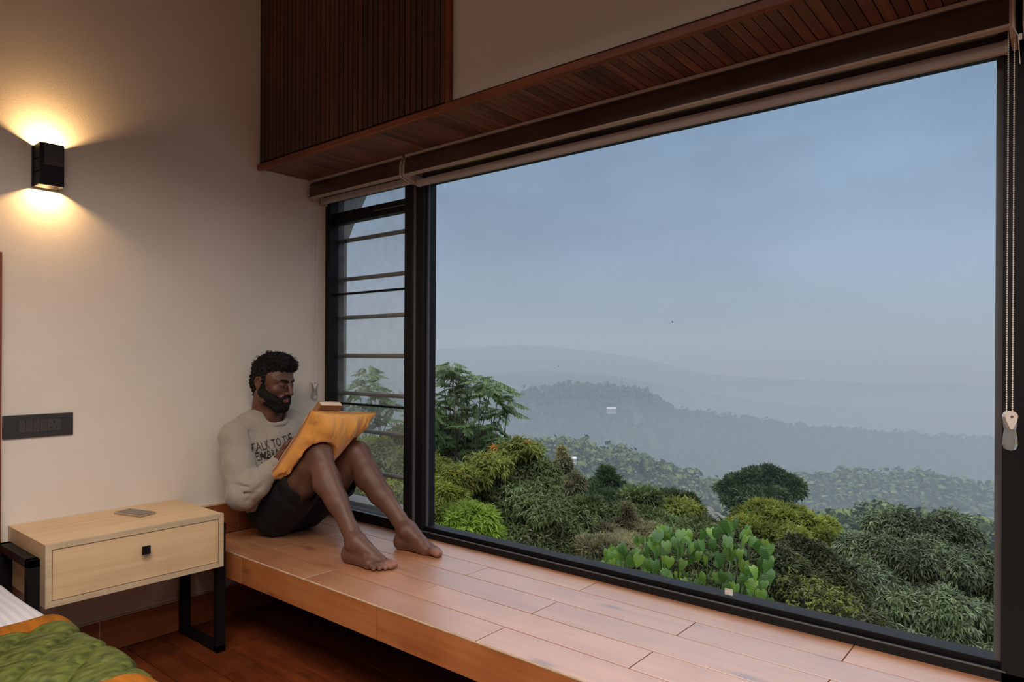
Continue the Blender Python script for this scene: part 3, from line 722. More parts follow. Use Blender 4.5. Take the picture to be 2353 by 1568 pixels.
# arms, neck, trunk under the clothes
f = Field((1.52, 2.66, -.86), (2.16, 3.175, -.19), .005)
f.ell((1.885, 2.985, -.755), (.16, .11, .095), .03)
f.chain([(1.875, 3.0, -.70), (1.84, 3.02, -.56), (1.818, 3.05, -.43)], [.09, .085, .085], .04)
f.cone(SHO[1], SHO[-1], .045, .045, .02)
f.chain([(1.815, 3.045, -.36), (1.816, 3.03, -.29), (1.822, 3.01, -.22)], [.062, .055, .054], .03)
for sd in (1, -1):
    f.chain([SHO[sd], SHO[sd]*.5+ELB[sd]*.5, ELB[sd]], [.052, .046, .038], .02)
    f.chain([ELB[sd], ELB[sd]*.6+WRI[sd]*.4, WRI[sd]], [.038, .038, .026], .02)
skin_parts.append(f.mesh())

def hand(wr, D, Pn, med, curl, thumb=1.0):
    """D: palm direction, Pn: palm normal (grip side), med: sign of the thumb side along D x Pn"""
    D = D/np.linalg.norm(D); Pn = Pn-D*(Pn@D); Pn /= np.linalg.norm(Pn); S = np.cross(D, Pn)*med
    f = Field(wr-.16, wr+.16+D*.05, .0025)
    q = lambda a, s_, u: wr+D*a+S*s_+Pn*u
    f.cone(q(-.05, 0, 0), q(.0, 0, 0), .027, .025, .01)
    f.cone(q(.0, .006, 0), q(.075, .024, 0), .020, .0135, .02); f.cone(q(.0, -.006, 0), q(.070, -.026, 0), .020, .0115, .02)
    f.cone(q(.02, 0, 0), q(.078, 0, 0), .019, .0130, .02); f.cone(q(.07, .026, 0), q(.068, -.026, 0), .0125, .011, .01)
    lens = [(.027, .082, [.040, .025, .020], .0088), (.009, .086, [.044, .028, .021], .0090), (-.009, .083, [.041, .026, .021], .0085), (-.026, .076, [.032, .020, .018], .0076)]
    for j, (s_, a, ls, r) in enumerate(lens):
        p = q(a-.006, s_, 0); ang = curl[j]*.5
        for i, l in enumerate(ls):
            dr = D*math.cos(ang)+Pn*math.sin(ang)+S*(s_*2.2)*(1 if i == 0 else .3); dr = dr/np.linalg.norm(dr); p2 = p+dr*l
            f.cone(p, p2, r*(1-.06*i), r*(1-.06*(i+1)), .004); p = p2; ang += curl[j]*.55
    p = q(.018, .020, .006); tl = [(.044, .0125, .55, .45), (.032, .0108, .75, .55), (.026, .0098, .95, .75)]
    for l, r, s1, pn_ in tl:
        dr = D*(.75)+S*(1.15-s1)*thumb+Pn*pn_; dr /= np.linalg.norm(dr); p2 = p+dr*l; f.cone(p, p2, r+.001, r, .008); p = p2
    return f.mesh()
# pillow frame (needed to aim the hands)
PC = dict(BL=V3(1.665, 2.800, -.556), TL=V3(1.690, 2.500, -.229), TR=V3(2.085, 2.540, -.264), BR=V3(2.035, 2.840, -.575))
pe1 = PC['TL']-PC['BL']; pe1 /= np.linalg.norm(pe1); pe2 = PC['TR']-PC['TL']; pe2 /= np.linalg.norm(pe2)
pn = np.cross(pe2, pe1); pn /= np.linalg.norm(pn)
if pn[1] < 0: pn = -pn                               # towards the man and up
skin_parts.append(hand(WRI[1]+V3(.006, -.004, .006), V3(.42, -.30, .86), V3(.35, -.80, -.45), -1, [.75, .8, .85, .9]))
skin_parts.append(hand(WRI[-1], V3(-.30, -.35, .9), V3(-.35, -.80, -.45), 1, [.7, .75, .8, .85]))

# ---- head in its own frame: x = his left, y = forward, z = up
f = Field((-.115, -.125, -.215), (.115, .150, .145), .0023)
f.ell((0, -.016, .040), (.073, .092, .082), .02)
f.ell((0, .030, -.025), (.060, .062, .085), .03)
f.ell((0, .045, .045), (.055, .045, .050), .03)
for s_ in (1, -1):
    f.chain([(s_*.056, -.010, -.040), (s_*.047, .020, -.083), (s_*.018, .072, -.106)], [.020, .019, .018], .03)
    f.ell((s_*.042, .062, -.022), (.023, .022, .020), .02)
    f.cone((s_*.012, .090, .026), (s_*.046, .072, .022), .0105, .0100, .012)
    f.ell((s_*.031, .098, .004), (.017, .014, .0105), .012, '-')
    f.ell((s_*.031, .0775, .002), (.0158, .0155, .0135), .004)
    f.cone((s_*.018, .0905, .0035), (s_*.044, .0845, .0035), .0030, .0030, .004)        # upper lid edge
    f.ell((s_*.0125, .103, -.037), (.0088, .0105, .0085), .006)
    f.ell((s_*.0070, .109, -.0455), (.0035, .0050, .0035), .002, '-')
    f.ell((s_*.058, .035, .020), (.018, .03, .03), .02)
    # ear
    er = Matrix.Rotation(s_*.35, 3, 'Z') @ Matrix.Rotation(-.18, 3, 'X')
    er = np.array(er)
    f.ell((s_*.080, -.014, -.010), (.0070, .0175, .031), .006, R=er)
    f.ell((s_*.088, -.010, -.008), (.0075, .0105, .020), .004, '-', R=er)
    f.chain([(s_*.079, .002, .008), (s_*.084, -.008, .020), (s_*.087, -.024, .016), (s_*.087, -.031, -.004), (s_*.083, -.026, -.022), (s_*.078, -.014, -.038)], [.0036, .0042, .0046, .0044, .0042, .0062], .003)
    f.cone((s_*.080, .001, -.012), (s_*.079, .002, -.002), .0045, .003, .004)
f.cone((0, .092, .018), (0, .118, -.026), .0085, .0105, .010)
f.ell((0, .121, -.033), (.0115, .0115, .0100), .007)
f.cone((0, .104, -.043), (0, .100, -.052), .005, .004, .006)
f.ell((0, .088, -.068), (.030, .018, .022), .015)
f.chain([(-.022, .093, -.0665), (-.008, .1035, -.0610), (0, .1025, -.0625), (.008, .1035, -.0610), (.022, .093, -.0665)], [.0030, .0046, .0042, .0046, .0030], .004)
f.chain([(-.019, .093, -.0715), (0, .1020, -.0755), (.019, .093, -.0715)], [.0036, .0060, .0036], .004)
f.cone((-.022, .099, -.0685), (.022, .099, -.0685), .0012, .0012, .002, '-')
f.ell((0, .080, -.108), (.020, .018, .015), .015)
f.cone((0, -.030, -.040), (0, -.026, -.20), .056, .056, .03)
f.cone((0, .034, -.120), (0, .018, -.20), .030, .030, .03)
head_V, head_F = f.mesh()
PSI, PIT, RLL = math.radians(16), math.radians(11), math.radians(2)
l0 = np.array([math.cos(PSI), math.sin(PSI), 0]); f0 = np.array([math.sin(PSI), -math.cos(PSI), 0]); u0_ = np.array([0, 0, 1.])
fh = f0*math.cos(PIT)-u0_*math.sin(PIT); uh = f0*math.sin(PIT)+u0_*math.cos(PIT)
lh = l0*math.cos(RLL)-uh*math.sin(RLL); uh2 = l0*math.sin(RLL)+uh*math.cos(RLL)
HC = V3(1.812, 2.992, -.127); HM = np.stack([lh, fh, uh2])
HS = .99
def h2w(V): return HC+(np.asarray(V)*HS)@HM
keep = head_V[:, 2] > -.195
skin_parts.append((h2w(head_V), head_F))

def skin_mat():
    m, nt, b = new_mat('brown_skin'); N = nt.nodes; L = nt.links
    tc = N.new('ShaderNodeTexCoord'); nz = N.new('ShaderNodeTexNoise'); nz.inputs['Scale'].default_value = 9; nz.inputs['Detail'].default_value = 5
    L.new(tc.outputs['Object'], nz.inputs[0]); rp = N.new('ShaderNodeValToRGB'); L.new(nz.outputs[0], rp.inputs[0])
    rp.color_ramp.elements[0].position = .3; rp.color_ramp.elements[0].color = (.075, .031, .019, 1); rp.color_ramp.elements[1].position = .7; rp.color_ramp.elements[1].color = (.128, .058, .037, 1)
    at = N.new('ShaderNodeAttribute'); at.attribute_name = 'tone'
    mx = N.new('ShaderNodeMix'); mx.data_type = 'RGBA'; L.new(at.outputs['Fac'], mx.inputs[0]); L.new(rp.outputs[0], mx.inputs[6]); mx.inputs[7].default_value = (.30, .135, .095, 1)
    L.new(mx.outputs[2], b.inputs['Base Color']); b.inputs['Roughness'].default_value = .52; b.inputs['Specular IOR Level'].default_value = .45
    b.inputs['Subsurface Weight'].default_value = .12; b.inputs['Subsurface Scale'].default_value = .008; b.inputs['Subsurface Radius'].default_value = (1, .35, .2)
    mp = N.new('ShaderNodeMapping'); mp.inputs['Scale'].default_value = (1, 1, .25); L.new(tc.outputs['Object'], mp.inputs[0])
    n2 = N.new('ShaderNodeTexNoise'); n2.inputs['Scale'].default_value = 240; n2.inputs['Detail'].default_value = 3; L.new(mp.outputs[0], n2.inputs[0])
    bp = N.new('ShaderNodeBump'); bp.inputs['Strength'].default_value = .22; bp.inputs['Distance'].default_value = .0015; L.new(n2.outputs[0], bp.inputs['Height']); L.new(bp.outputs[0], b.inputs['Normal'])
    return m
SKIN = skin_mat()
bV, bF = join(skin_parts)
body = put('body', bV, bF, SKIN)
# lighter tone: lips, toe tips, soles, palms
tone = np.zeros(len(bV), np.float32)
hl = (bV-HC)@HM.T/HS
lip = np.exp(-((hl[:, 0]/.020)**2+((hl[:, 1]-.103)/.012)**2+((hl[:, 2]+.070)/.0075)**2)*1.2); tone = np.maximum(tone, lip*.45)
for sd in (1, -1):
    hp = V3(1.768, 2.355, BEN) if sd == 1 else V3(2.038, 2.34, BEN); Fd = V3(.125, -.99, 0) if sd == 1 else V3(.17, -.985, 0)
    a_ = (bV-hp)@Fd; near = (np.abs(bV[:, 0]-hp[0]-a_*Fd[0]) < .07) & (bV[:, 2] < BEN+.06)
    tone = np.maximum(tone, np.where(near, np.clip((a_-.205)/.03, 0, 1)*.7, 0))
    tone = np.maximum(tone, np.where(near & (bV[:, 2] < BEN+.012), .5, 0))
at_ = body.data.attributes.new('tone', 'FLOAT', 'POINT'); at_.data.foreach_set('value', tone.astype(np.float32))

# eyes: dark slits below lowered lids, brows
hairm = pmat('black_hair', (.007, .006, .006), .75, spec=.18, noise=.3, nscale=90)
for s_ in (1, -1):
    g = Field((s_*.031-.024, .070, -.02), (s_*.031+.024, .108, .02), .0010)
    g.chain([(s_*.0175, .0920, -.0030), (s_*.026, .0945, -.0055), (s_*.037, .0925, -.0055), (s_*.0455, .0850, -.0025)], [.0011, .0014, .0014, .0010], .002)
    V_, F_ = g.mesh(); put('eyelashes', h2w(V_), F_, hairm)
    g = Field((s_*.031-.014, .070, -.02), (s_*.031+.014, .108, .010), .0010)
    g.ell((s_*.031, .0795, -.0055), (.0120, .0135, .0060), 0)
    V_, F_ = g.mesh(); put('eye', h2w(V_), F_, pmat('eye_white', (.20, .17, .15), .15))
    g = Field((s_*.031-.035, .06, 0), (s_*.031+.035, .12, .05), .0014)
    g.chain([(s_*.012, .1010, .0200), (s_*.026, .0980, .0255), (s_*.040, .0865, .0255), (s_*.052, .0730, .0170)], [.0042, .0048, .0040, .0022], .004)
    g.add(lambda X, Y, Z: .0011*np.sin(X*1400+Z*500)*np.sin(Y*900), .02)
    V_, F_ = g.mesh(); put('eyebrow', h2w(V_), F_, hairm)

# beard: shell over jaw and chin with moustache
def lump(amp, fr, ph=0.):
    return lambda X, Y, Z: amp*(np.sin(X*fr+ph+1.7*np.sin(Z*fr*.7))*np.sin(Y*fr*1.1+1.3*np.sin(X*fr*.6))*np.sin(Z*fr*.9+ph))
f = Field((-.100, -.050, -.165), (.100, .135, .025), .0025)
for s_ in (1, -1):
    f.chain([(s_*.0685, .004, .010), (s_*.0685, .004, -.025), (s_*.0640, .000, -.050), (s_*.048, .026, -.088), (s_*.020, .074, -.114)], [.0065, .0100, .0155, .0200, .0225], .012)
    f.chain([(s_*.060, .018, -.045), (s_*.044, .060, -.068), (s_*.026, .086, -.084)], [.0130, .0160, .0165], .015)
    f.chain([(s_*.002, .1045, -.0520), (s_*.016, .1010, -.0550), (s_*.029, .0885, -.0700), (s_*.031, .0840, -.0860)], [.0052, .0075, .0085, .010], .006)
f.chain([(-.012, .086, -.106), (.012, .086, -.106)], [.023, .023], .01)
for s_ in (1, -1): f.chain([(s_*.064, .004, -.052), (s_*.054, .034, -.066), (s_*.040, .060, -.078)], [.0175, .0185, .0175], .012)
f.cone((0, .050, -.110), (0, .080, -.114), .024, .021, .015)
f.cone((0, .096, -.086), (0, .094, -.094), .0085, .012, .008)
f.ell((0, .106, -.0700), (.0200, .0150, .0085), .004, '-')
f.add(lump(.0015, 330)); f.add(lump(.0012, 760, 1.))
V_, F_ = f.mesh(); beard = put('beard', h2w(V_), F_, hairm)
# hair: lumpy volume, fuller on top, cut back at forehead and ears
f = Field((-.115, -.135, -.125), (.115, .130, .170), .0027)
f.ell((0, -.020, .046), (.083, .103, .086), .02)
f.ell((0, .020, .104), (.070, .078, .044), .03)
f.ell((.004, .070, .094), (.052, .032, .028), .02)
f.ell((0, -.050, -.010), (.076, .066, .060), .02)
f.cone((0, -.068, -.030), (0, -.060, -.075), .045, .036, .02)
f.ell((0, .105, .020), (.064, .060, .052), .008, '-')
for s_ in (1, -1):
    f.ell((s_*.088, -.004, -.016), (.026, .026, .040), .006, '-')
    f.ell((s_*.075, .062, .015), (.022, .045, .045), .008, '-')
    f.cone((s_*.072, .010, .020), (s_*.0700, .006, -.012), .010, .006, .006)
f.ell((0, .04, -.10), (.10, .075, .085), .01, '-')
f.add(lump(.0060, 190)); f.add(lump(.0032, 420, 2.)); 
V_, F_ = f.mesh(); hair = put('hair', h2w(V_), F_, hairm)
# curls standing off the hair
rgc = np.random.default_rng(4); bvh_V = V_; cs = []
pick = rgc.choice(len(V_), 420, replace=False); cen = A3((0, -.01, .03))
CV, CF = [], []
kk = 0
for i in pick:
    p = V_[i]
    if p[2] < -.05 and rgc.random() < .7: continue
    n_ = (p-cen)/np.linalg.norm(p-cen); t_ = np.cross(n_, rgc.normal(size=3)); t_ /= np.linalg.norm(t_); b_ = np.cross(n_, t_)
    up_ = 1.0 if p[2] > .06 else .45
    R_ = rgc.uniform(.004, .0085)*up_; turns = rgc.uniform(.7, 1.5); m_ = 12; r_ = .0009
    a = np.linspace(0, turns*2*PI, m_); cpt = p+np.outer(R_*(1-np.cos(a)), n_)*.9+np.outer(R_*np.sin(a), t_)+np.outer(a*.0011, b_)-n_*.002
    for j in range(m_):
        for q_ in range(3):
            an = q_*2.094; CV.append(cpt[j]+n_*math.cos(an)*r_+b_*math.sin(an)*r_)
    for j in range(m_-1):
        for q_ in range(3):
            a0 = kk+j*3+q_; a1 = kk+j*3+(q_+1) % 3; CF.append((a0, a1, a1+3, a0+3))
    kk += m_*3
o = put('hair_curls', h2w(np.array(CV)), np.array(CF), hairm, hair); o['kind'] = 'stuff'

# ---- sweatshirt
f = Field((1.50, 2.70, -.84), (2.17, 3.178, -.26), .0048)
f.ell((1.818, 3.035, -.470), (.190, .130, .175), .03)
f.ell((1.818, 3.040, -.420), (.165, .112, .100), .03)
f.ell((1.838, 3.010, -.610), (.168, .128, .135), .05)
f.ell((1.850, 3.020, -.710), (.168, .125, .085), .04)
f.chain([SHO[1]+V3(.0, 0, .012), (1.735, 3.045, -.335), (1.90, 3.05, -.330), SHO[-1]+V3(0, 0, .012)], [.062, .062, .062, .062], .05)
f.cone((1.765, 3.065, -.325), (1.872, 3.068, -.322), .050, .050, .04)
for sd in (1, -1):
    s0, e0, w0 = SHO[sd], ELB[sd], WRI[sd]
    f.chain([s0, s0*.5+e0*.5+V3(.0, 0, 0), e0+V3(0, .01, .004)], [.069, .065, .061], .035)
    f.chain([e0+V3(0, .006, -.002), e0*.62+w0*.38+V3(0, 0, -.008), e0*.22+w0*.78], [.063, .056, .043], .03)
    cd_ = (w0-e0)/np.linalg.norm(w0-e0)
    f.plane(w0-cd_*.004, cd_, .003, lo=w0-.09, hi=w0+.09)
    f.cone(w0-cd_*.050, w0-cd_*.008, .037, .0355, .004)
    f.cone(w0-cd_*.020, w0+cd_*.03, .028, .030, .002, '-')
f.ell((1.652, 2.905, -.570), (.038, .045, .055), .03); f.ell((1.665, 2.885, -.610), (.034, .040, .036), .03)
# hollow neck with ribbed collar
NC = V3(1.818, 3.020, -.318)
f.cone(NC+V3(.002, -.014, .0), NC+V3(.004, -.02, .09), .056, .062, .006, '-')
for i in range(28):
    a0, a1 = 2*PI*i/28, 2*PI*(i+1)/28
    rr = lambda a: NC+V3(.066*math.cos(a), -.010+.064*math.sin(a), .016+.028*math.sin(a)+.004*math.cos(a))
    f.cone(rr(a0), rr(a1), .0095, .0095, .004)
# folds
def fold(pts, r, k=.012, mode='+'): f.chain([V3(*p) for p in pts], [r]*len(pts), k, mode)
E0 = ELB[1]
for dz, dy, dx in ((.050, -.052, -.030), (.080, -.050, -.040), (.020, -.056, -.010)):
    fold([(E0[0]-.052+dx*.2, E0[1]+.01, E0[2]+dz+.012), (E0[0]-.01, E0[1]+dy-.012, E0[2]+dz)], .0030, .016, '-')
for t_ in (.25, .42, .60):
    c_ = E0*(1-t_)+WRI[1]*t_; fold([c_+V3(-.040, -.036, -.050), c_+V3(-.024, -.066, .0)], .0020, .016, '-')
for i, (xx, yy, zz) in enumerate(((1.700, 2.935, -.47), (1.690, 2.925, -.53), (1.705, 2.91, -.60), (1.72, 2.90, -.66), (1.76, 2.895, -.70))):
    fold([(xx-.035, yy+.03, zz+.055), (xx, yy, zz), (xx+.08, yy-.018, zz-.035), (xx+.15, yy-.01, zz-.03)], .0050, .018, '-')
for xx in (1.745, 1.80, 1.86, 1.92): fold([(xx, 2.93, -.36), (xx+.006, 2.925, -.41), (xx+.01, 2.925, -.45)], .0035, .014, '-' if xx in (1.745, 1.86) else '+')
fold([(1.668, 2.955, -.36), (1.685, 2.93, -.42), (1.695, 2.925, -.50), (1.69, 2.94, -.57)], .0055, .016, '-')
for i in range(4): fold([(1.625+.02*i, 3.10, -.69-.015*i), (1.66+.03*i, 2.96, -.735-.012*i), (1.75+.02*i, 2.90, -.765)], .004, .016, '-')
f.add(lambda X, Y, Z: .0022*np.sin(X*38+Z*21+2*np.sin(Y*23))*np.sin(Z*44-Y*31+1.5*np.sin(X*17))+.0010*np.sin(X*95+Z*70+Y*40))
f.plane((0, 3.176, 0), (0, 1, 0)); f.plane((1.85, 3.0, -.800), (.15, .2, -1), .01)
sV, sF = f.mesh()
def knit_mat(name, col, bump=.3, rough=.85, stretch=(1, 1, 1), sc_=420, sheen=.25):
    return pmat(name, col, rough, spec=.2, noise=.07, nscale=160, bump=bump, bscale=sc_, sheen=sheen, stretch=stretch)
shirtm = knit_mat('grey_sweatshirt', (.300, .270, .238))
shirt = put('sweatshirt', sV, sF, shirtm)
# ---- lettering on the chest, laid onto the knit
bvh = BVHTree.FromPolygons([Vector(v) for v in sV], [tuple(int(i) for i in q) for q in sF])
def lettering(lines, x0, z0, size, tilt, lead):
    b = bmesh.new()
    for i, t_ in enumerate(lines):
        c = bpy.data.curves.new('txt', 'FONT'); c.body = t_; c.size = size; c.resolution_u = 2; c.space_character = 1.06; c.offset = .0006
        o_ = bpy.data.objects.new('txt', c); COL.objects.link(o_); me = bpy.data.meshes.new_from_object(o_.evaluated_get(bpy.context.evaluated_depsgraph_get()))
        bpy.data.objects.remove(o_)
        bm = bmesh.new(); bm.from_mesh(me); bmesh.ops.triangulate(bm, faces=bm.faces); bmesh.ops.subdivide_edges(bm, edges=bm.edges, cuts=2, use_grid_fill=True)
        for v in bm.verts:
            tx, ty = v.co.x*.60+.014*i, v.co.y*1.12-lead*i
            x = x0+tx*math.cos(tilt)-ty*math.sin(tilt); z = z0+tx*math.sin(tilt)+ty*math.cos(tilt)
            h = bvh.ray_cast(Vector((x, 3.0, z)), Vector((0, -1, 0)))
            v.co = (h[0].x, h[0].y-.0016, h[0].z) if h[0] is not None else (x, 2.95, z)
        me2 = bpy.data.meshes.new('t'); bm.to_mesh(me2); b.from_mesh(me2); bm.free()
    me = bpy.data.meshes.new('chest_lettering'); b.to_mesh(me); b.free(); me.transform(Matrix.Translation(Vector((0, 0, CAMZ))-PB)); return me
o = link('chest_lettering', lettering(['TALK TO THE', 'EMBRACE', 'WHiSPER'], 1.676, -.450, .052, .17, .046), pmat('print_black', (.035, .033, .032), .8), shirt)

# ---- shorts
f = Field((1.66, 2.60, -.875), (2.16, 3.178, -.48), .0048)
f.ell((1.885, 2.985, -.765), (.185, .135, .098), .03)
f.ell((1.885, 3.03, -.74), (.175, .11, .10), .03)
for sd in (1, -1):
    h_, k_ = HIP[sd], KNE[sd]; ax = (k_-h_)/np.linalg.norm(k_-h_)
    g = lambda t, o=0: h_+(k_-h_)*t-V3(0, 0, o)
    f.chain([g(0, .0), g(.35, .012), g(.74, .022)], [.102, .098, .092], .03)
    f.cone(g(.35, .045), g(.66, .060), .07, .068, .03)
    hp = g(.64, .0); hn = ax+V3(0, 0, .12)
    f.plane(hp, hn, .004, lo=np.minimum(hp, k_)-V3(.12 if sd == 1 else .105, .16, .2), hi=np.maximum(hp, k_)+V3(.112 if sd == 1 else .14, .16, .16))
    f.chain([g(.40, .008), g(.80, .026)], [.070, .090], .004, '-')
    f.cone(g(.52, .055), g(.8, .075), .055, .066, .004, '-')
f.add(lambda X, Y, Z: .0030*np.sin(X*42+Z*36+2*np.sin(Y*20))*np.sin(Y*38-Z*30)+.0012*np.sin(X*80-Y*90))
f.plane((0, 0, BEN+.001), (0, 0, -1), .012); f.plane((0, 3.176, 0), (0, 1, 0))
hV, hF = f.mesh()
put('shorts', hV, hF, pmat('black_shorts', (.011, .010, .011), .8, spec=.15, noise=.15, nscale=40, bump=.2, bscale=300))

# ================================================================== PILLOW AND BOOK
def kneebump(p):
    """push the cushion cloth out of the legs"""
    for sd in (1, -1):
        for a, b_, r in ((KNE[sd], HIP[sd], .080), (KNE[sd], ANK[sd], .066)):
            ab = b_-a; t = np.clip(((p-a)@ab)/(ab@ab), 0, 1); c = a+np.outer(t, ab) if p.ndim > 1 else a+t*ab
            dv = p-c; dl = np.linalg.norm(dv, axis=-1, keepdims=True); 
            dirn = dv/np.maximum(dl, 1e-6); push = np.maximum(r-dl, 0)
            p = p+np.where(push > 0, (pn[None]*.8+dirn*.3)*push*1.1, 0)
    return p
NU = 90
u = np.linspace(-1, 1, NU+1); UU, VV = np.meshgrid(u, u, indexing='ij'); UU = UU.ravel(); VV = VV.ravel()
pin = .045
uu = UU*(1-pin*(1-np.abs(VV)**3)); vv = VV*(1-pin*(1-np.abs(UU)**3))
a_, b_ = (uu+1)/2, (vv+1)/2           # a: left-right, b: bottom-top
base = (PC['BL']*(1-a_)[:, None]+PC['BR']*a_[:, None])*(1-b_)[:, None]+(PC['TL']*(1-a_)[:, None]+PC['TR']*a_[:, None])*b_[:, None]
prof = np.clip((1-np.abs(UU)**2.4)*(1-np.abs(VV)**2.4), 0, 1)**.55
edge = np.exp(-((1-np.abs(VV))/.30)**2)+np.exp(-((1-np.abs(UU))/.30)**2)
def vnoise(x, y, seed):
    g = np.random.default_rng(seed).normal(size=(64, 64)); xi = np.floor(x).astype(int); yi = np.floor(y).astype(int); fx = x-xi; fy = y-yi
    fx = fx*fx*(3-2*fx); fy = fy*fy*(3-2*fy); G = lambda a, b: g[a % 64, b % 64]
    return (G(xi, yi)*(1-fx)+G(xi+1, yi)*fx)*(1-fy)+(G(xi, yi+1)*(1-fx)+G(xi+1, yi+1)*fx)*fy
rdg = 1-np.abs(vnoise(UU*4.5+VV*1.2+9, VV*1.1+5, 3))*1.6
wr_ = 1.7*(.0045*vnoise(UU*6+VV*1.5+20, VV*1.3+20, 1)*np.exp(-((1-VV)/.9)**2)+.0045*np.clip(rdg, -1, 1)*(.4+.6*np.exp(-((1-VV)/.7)**2))+.003*vnoise(UU*14+30, VV*3+30, 2)*np.minimum(edge, 1)+.003*vnoise(VV*7+12, UU*2+12, 5)*np.exp(-((1-np.abs(UU))/.4)**2))*np.minimum(prof*2.5, 1)*(1-np.abs(VV)**10)
top_ = base+pn*(prof*.045+wr_)[:, None]
bot_ = base-pn*(prof*.095*(1-.35*UU)*(.8+.25*np.exp(-(UU/.35)**2))-wr_)[:, None]
bot_ = kneebump(bot_); top_ = np.where(((top_-bot_)@pn)[:, None] < .006*np.minimum(prof*4, 1)[:, None], bot_+pn*.008*np.minimum(prof*4, 1)[:, None], top_)
n1 = NU+1; pf = []
ii, jj = np.meshgrid(np.arange(NU), np.arange(NU), indexing='ij'); q0 = (ii*n1+jj).ravel()
Fb = np.stack([q0, q0+1, q0+n1+1, q0+n1], 1); Ft = np.stack([q0, q0+n1, q0+n1+1, q0+1], 1)+n1*n1
pV = np.concatenate([bot_, top_]); pV[:, 2] += CAMZ
PO = Vector(((PC['BL']+PC['TR'])/2)[:]) + Vector((0, 0, CAMZ))
rimL = []
def rim(ids):
    for a, b2 in zip(ids[:-1], ids[1:]): rimL.append((a, b2, b2+n1*n1, a+n1*n1))
rim([i*n1 for i in range(n1)][::-1]); rim([i*n1+NU for i in range(n1)]); rim([j for j in range(n1)]); rim([NU*n1+j for j in range(n1)][::-1])
pil = thing('pillow', 'orange silk cushion leaning on the knees of the seated man', 'pillow', PO)
def silk():
    m = pmat('orange_silk', (.74, .34, .065), .45, spec=.4, noise=.06, nscale=260, bump=.3, bscale=300, sheen=.35, stretch=(.15, 1, 1), coat=0)
    return m
pm_ = mesh_np('cushion', pV-np.array(PO[:]), np.concatenate([Fb, Ft, np.array(rimL)]), smooth=True)
link('cushion', pm_, silk(), pil)
# thick sketchbook resting against the man's side of the cushion, its top edge above it
bk_c = (PC['TL']*.72+PC['TR']*.28)+pn*.024
bw, bh, bt_ = .060, .20, .013
bkm = Matrix(((pe2[0], pe1[0], pn[0]), (pe2[1], pe1[1], pn[1]), (pe2[2], pe1[2], pn[2]))).to_4x4()
bk_o = Vector((bk_c+pe1*(.018-bh/2))[:])+Vector((0, 0, CAMZ)); bkm.translation = bk_o
bk = thing('book', 'thick tan-edged book standing behind the orange cushion, its top edge showing', 'book'); bk.matrix_world = bkm
link('pages', B().box((-bw+.002, -bh/2+.003, -bt_+.0025), (bw-.003, bh/2-.001, bt_-.0025)).mesh('pages'), pmat('page_edges', (.62, .46, .34), .8, noise=.08, nscale=200, stretch=(1, 1, 8)), bk)
cvm = pmat('brown_cover', (.26, .12, .05), .6)
link('front_cover', B().box((-bw, -bh/2, -bt_), (bw, bh/2, -bt_+.0025)).mesh('front_cover'), cvm, bk)
link('back_cover', B().box((-bw, -bh/2, bt_-.0025), (bw, bh/2, bt_)).mesh('back_cover'), cvm, bk)
link('spine', B().box((-bw, -bh/2, -bt_), (-bw+.0025, bh/2, bt_)).mesh('spine'), cvm, bk)
# ================================================================== OUTSIDE
def arr(v): return np.array(v, float)
def norm(a): return a/np.maximum(np.linalg.norm(a, axis=-1, keepdims=True), 1e-9)
def leaves_np(C, T, Nn, Ln, Wd, fold=.25):
    """pointed leaves: base C, direction T, face normal Nn, length, width -> verts, tri faces"""
    T = norm(T); S = norm(np.cross(T, Nn)); Nn = np.cross(S, T)
    Ln = Ln[:, None]; Wd = Wd[:, None]
    a = C; mid = C+T*Ln*.45; tip = C+T*Ln-Nn*Ln*.12
    l = mid+S*Wd*.5+Nn*Wd*fold; r = mid-S*Wd*.5+Nn*Wd*fold
    V = np.stack([a, l, tip, r], 1).reshape(-1, 3)
    i = np.arange(len(C))[:, None]*4
    return V, np.concatenate([i+[[0, 1, 2]], i+[[0, 2, 3]]], 1).reshape(-1, 3)
def crown_points(blobs, n, rg, inner=.55):
    """points and outward normals over a set of ellipsoids, none inside another"""
    bl = [(arr(c), arr(r)) for c, r in blobs]
    wts = np.array([np.prod(r)**(2/3) for c, r in bl]); wts /= wts.sum()
    idx = rg.choice(len(bl), n, p=wts)
    c = np.array([b[0] for b in bl])[idx]; r = np.array([b[1] for b in bl])[idx]
    d = norm(rg.normal(size=(n, 3))); d[:, 2] = np.where(d[:, 2] < -.35, -d[:, 2], d[:, 2])
    rad = (1-(1-inner)*rg.random(n)**1.6)*(1+.07*rg.normal(size=n))
    p = c+d*r*rad[:, None]
    keep = np.ones(n, bool)
    for k, (cc, rr) in enumerate(bl):
        q = (((p-cc)/(rr*inner*1.05))**2).sum(1); keep &= (q > 1) | (idx == k)
    return p[keep], norm(d/r)[keep]
def foliage(blobs, n_cl, per, ln, wd, droop=.5, seed=1, inner=.5, spread=.9):
    rg = np.random.default_rng(seed)
    p, nn = crown_points(blobs, n_cl, rg, inner)
    m = len(p)
    P_ = np.repeat(p, per, 0); N_ = np.repeat(nn, per, 0)
    j = norm(rg.normal(size=(m*per, 3)))
    T = norm(N_*.55+j*spread); T[:, 2] -= droop*(.5+rg.random(m*per)); T = norm(T)
    U = norm(N_+arr((0, 0, .9))+j*.3)
    L_ = ln*(.6+.7*rg.random(m*per)); Wn = wd*(.7+.6*rg.random(m*per))
    C = P_+j*ln*.12
    return leaves_np(C, T, U, L_, Wn)
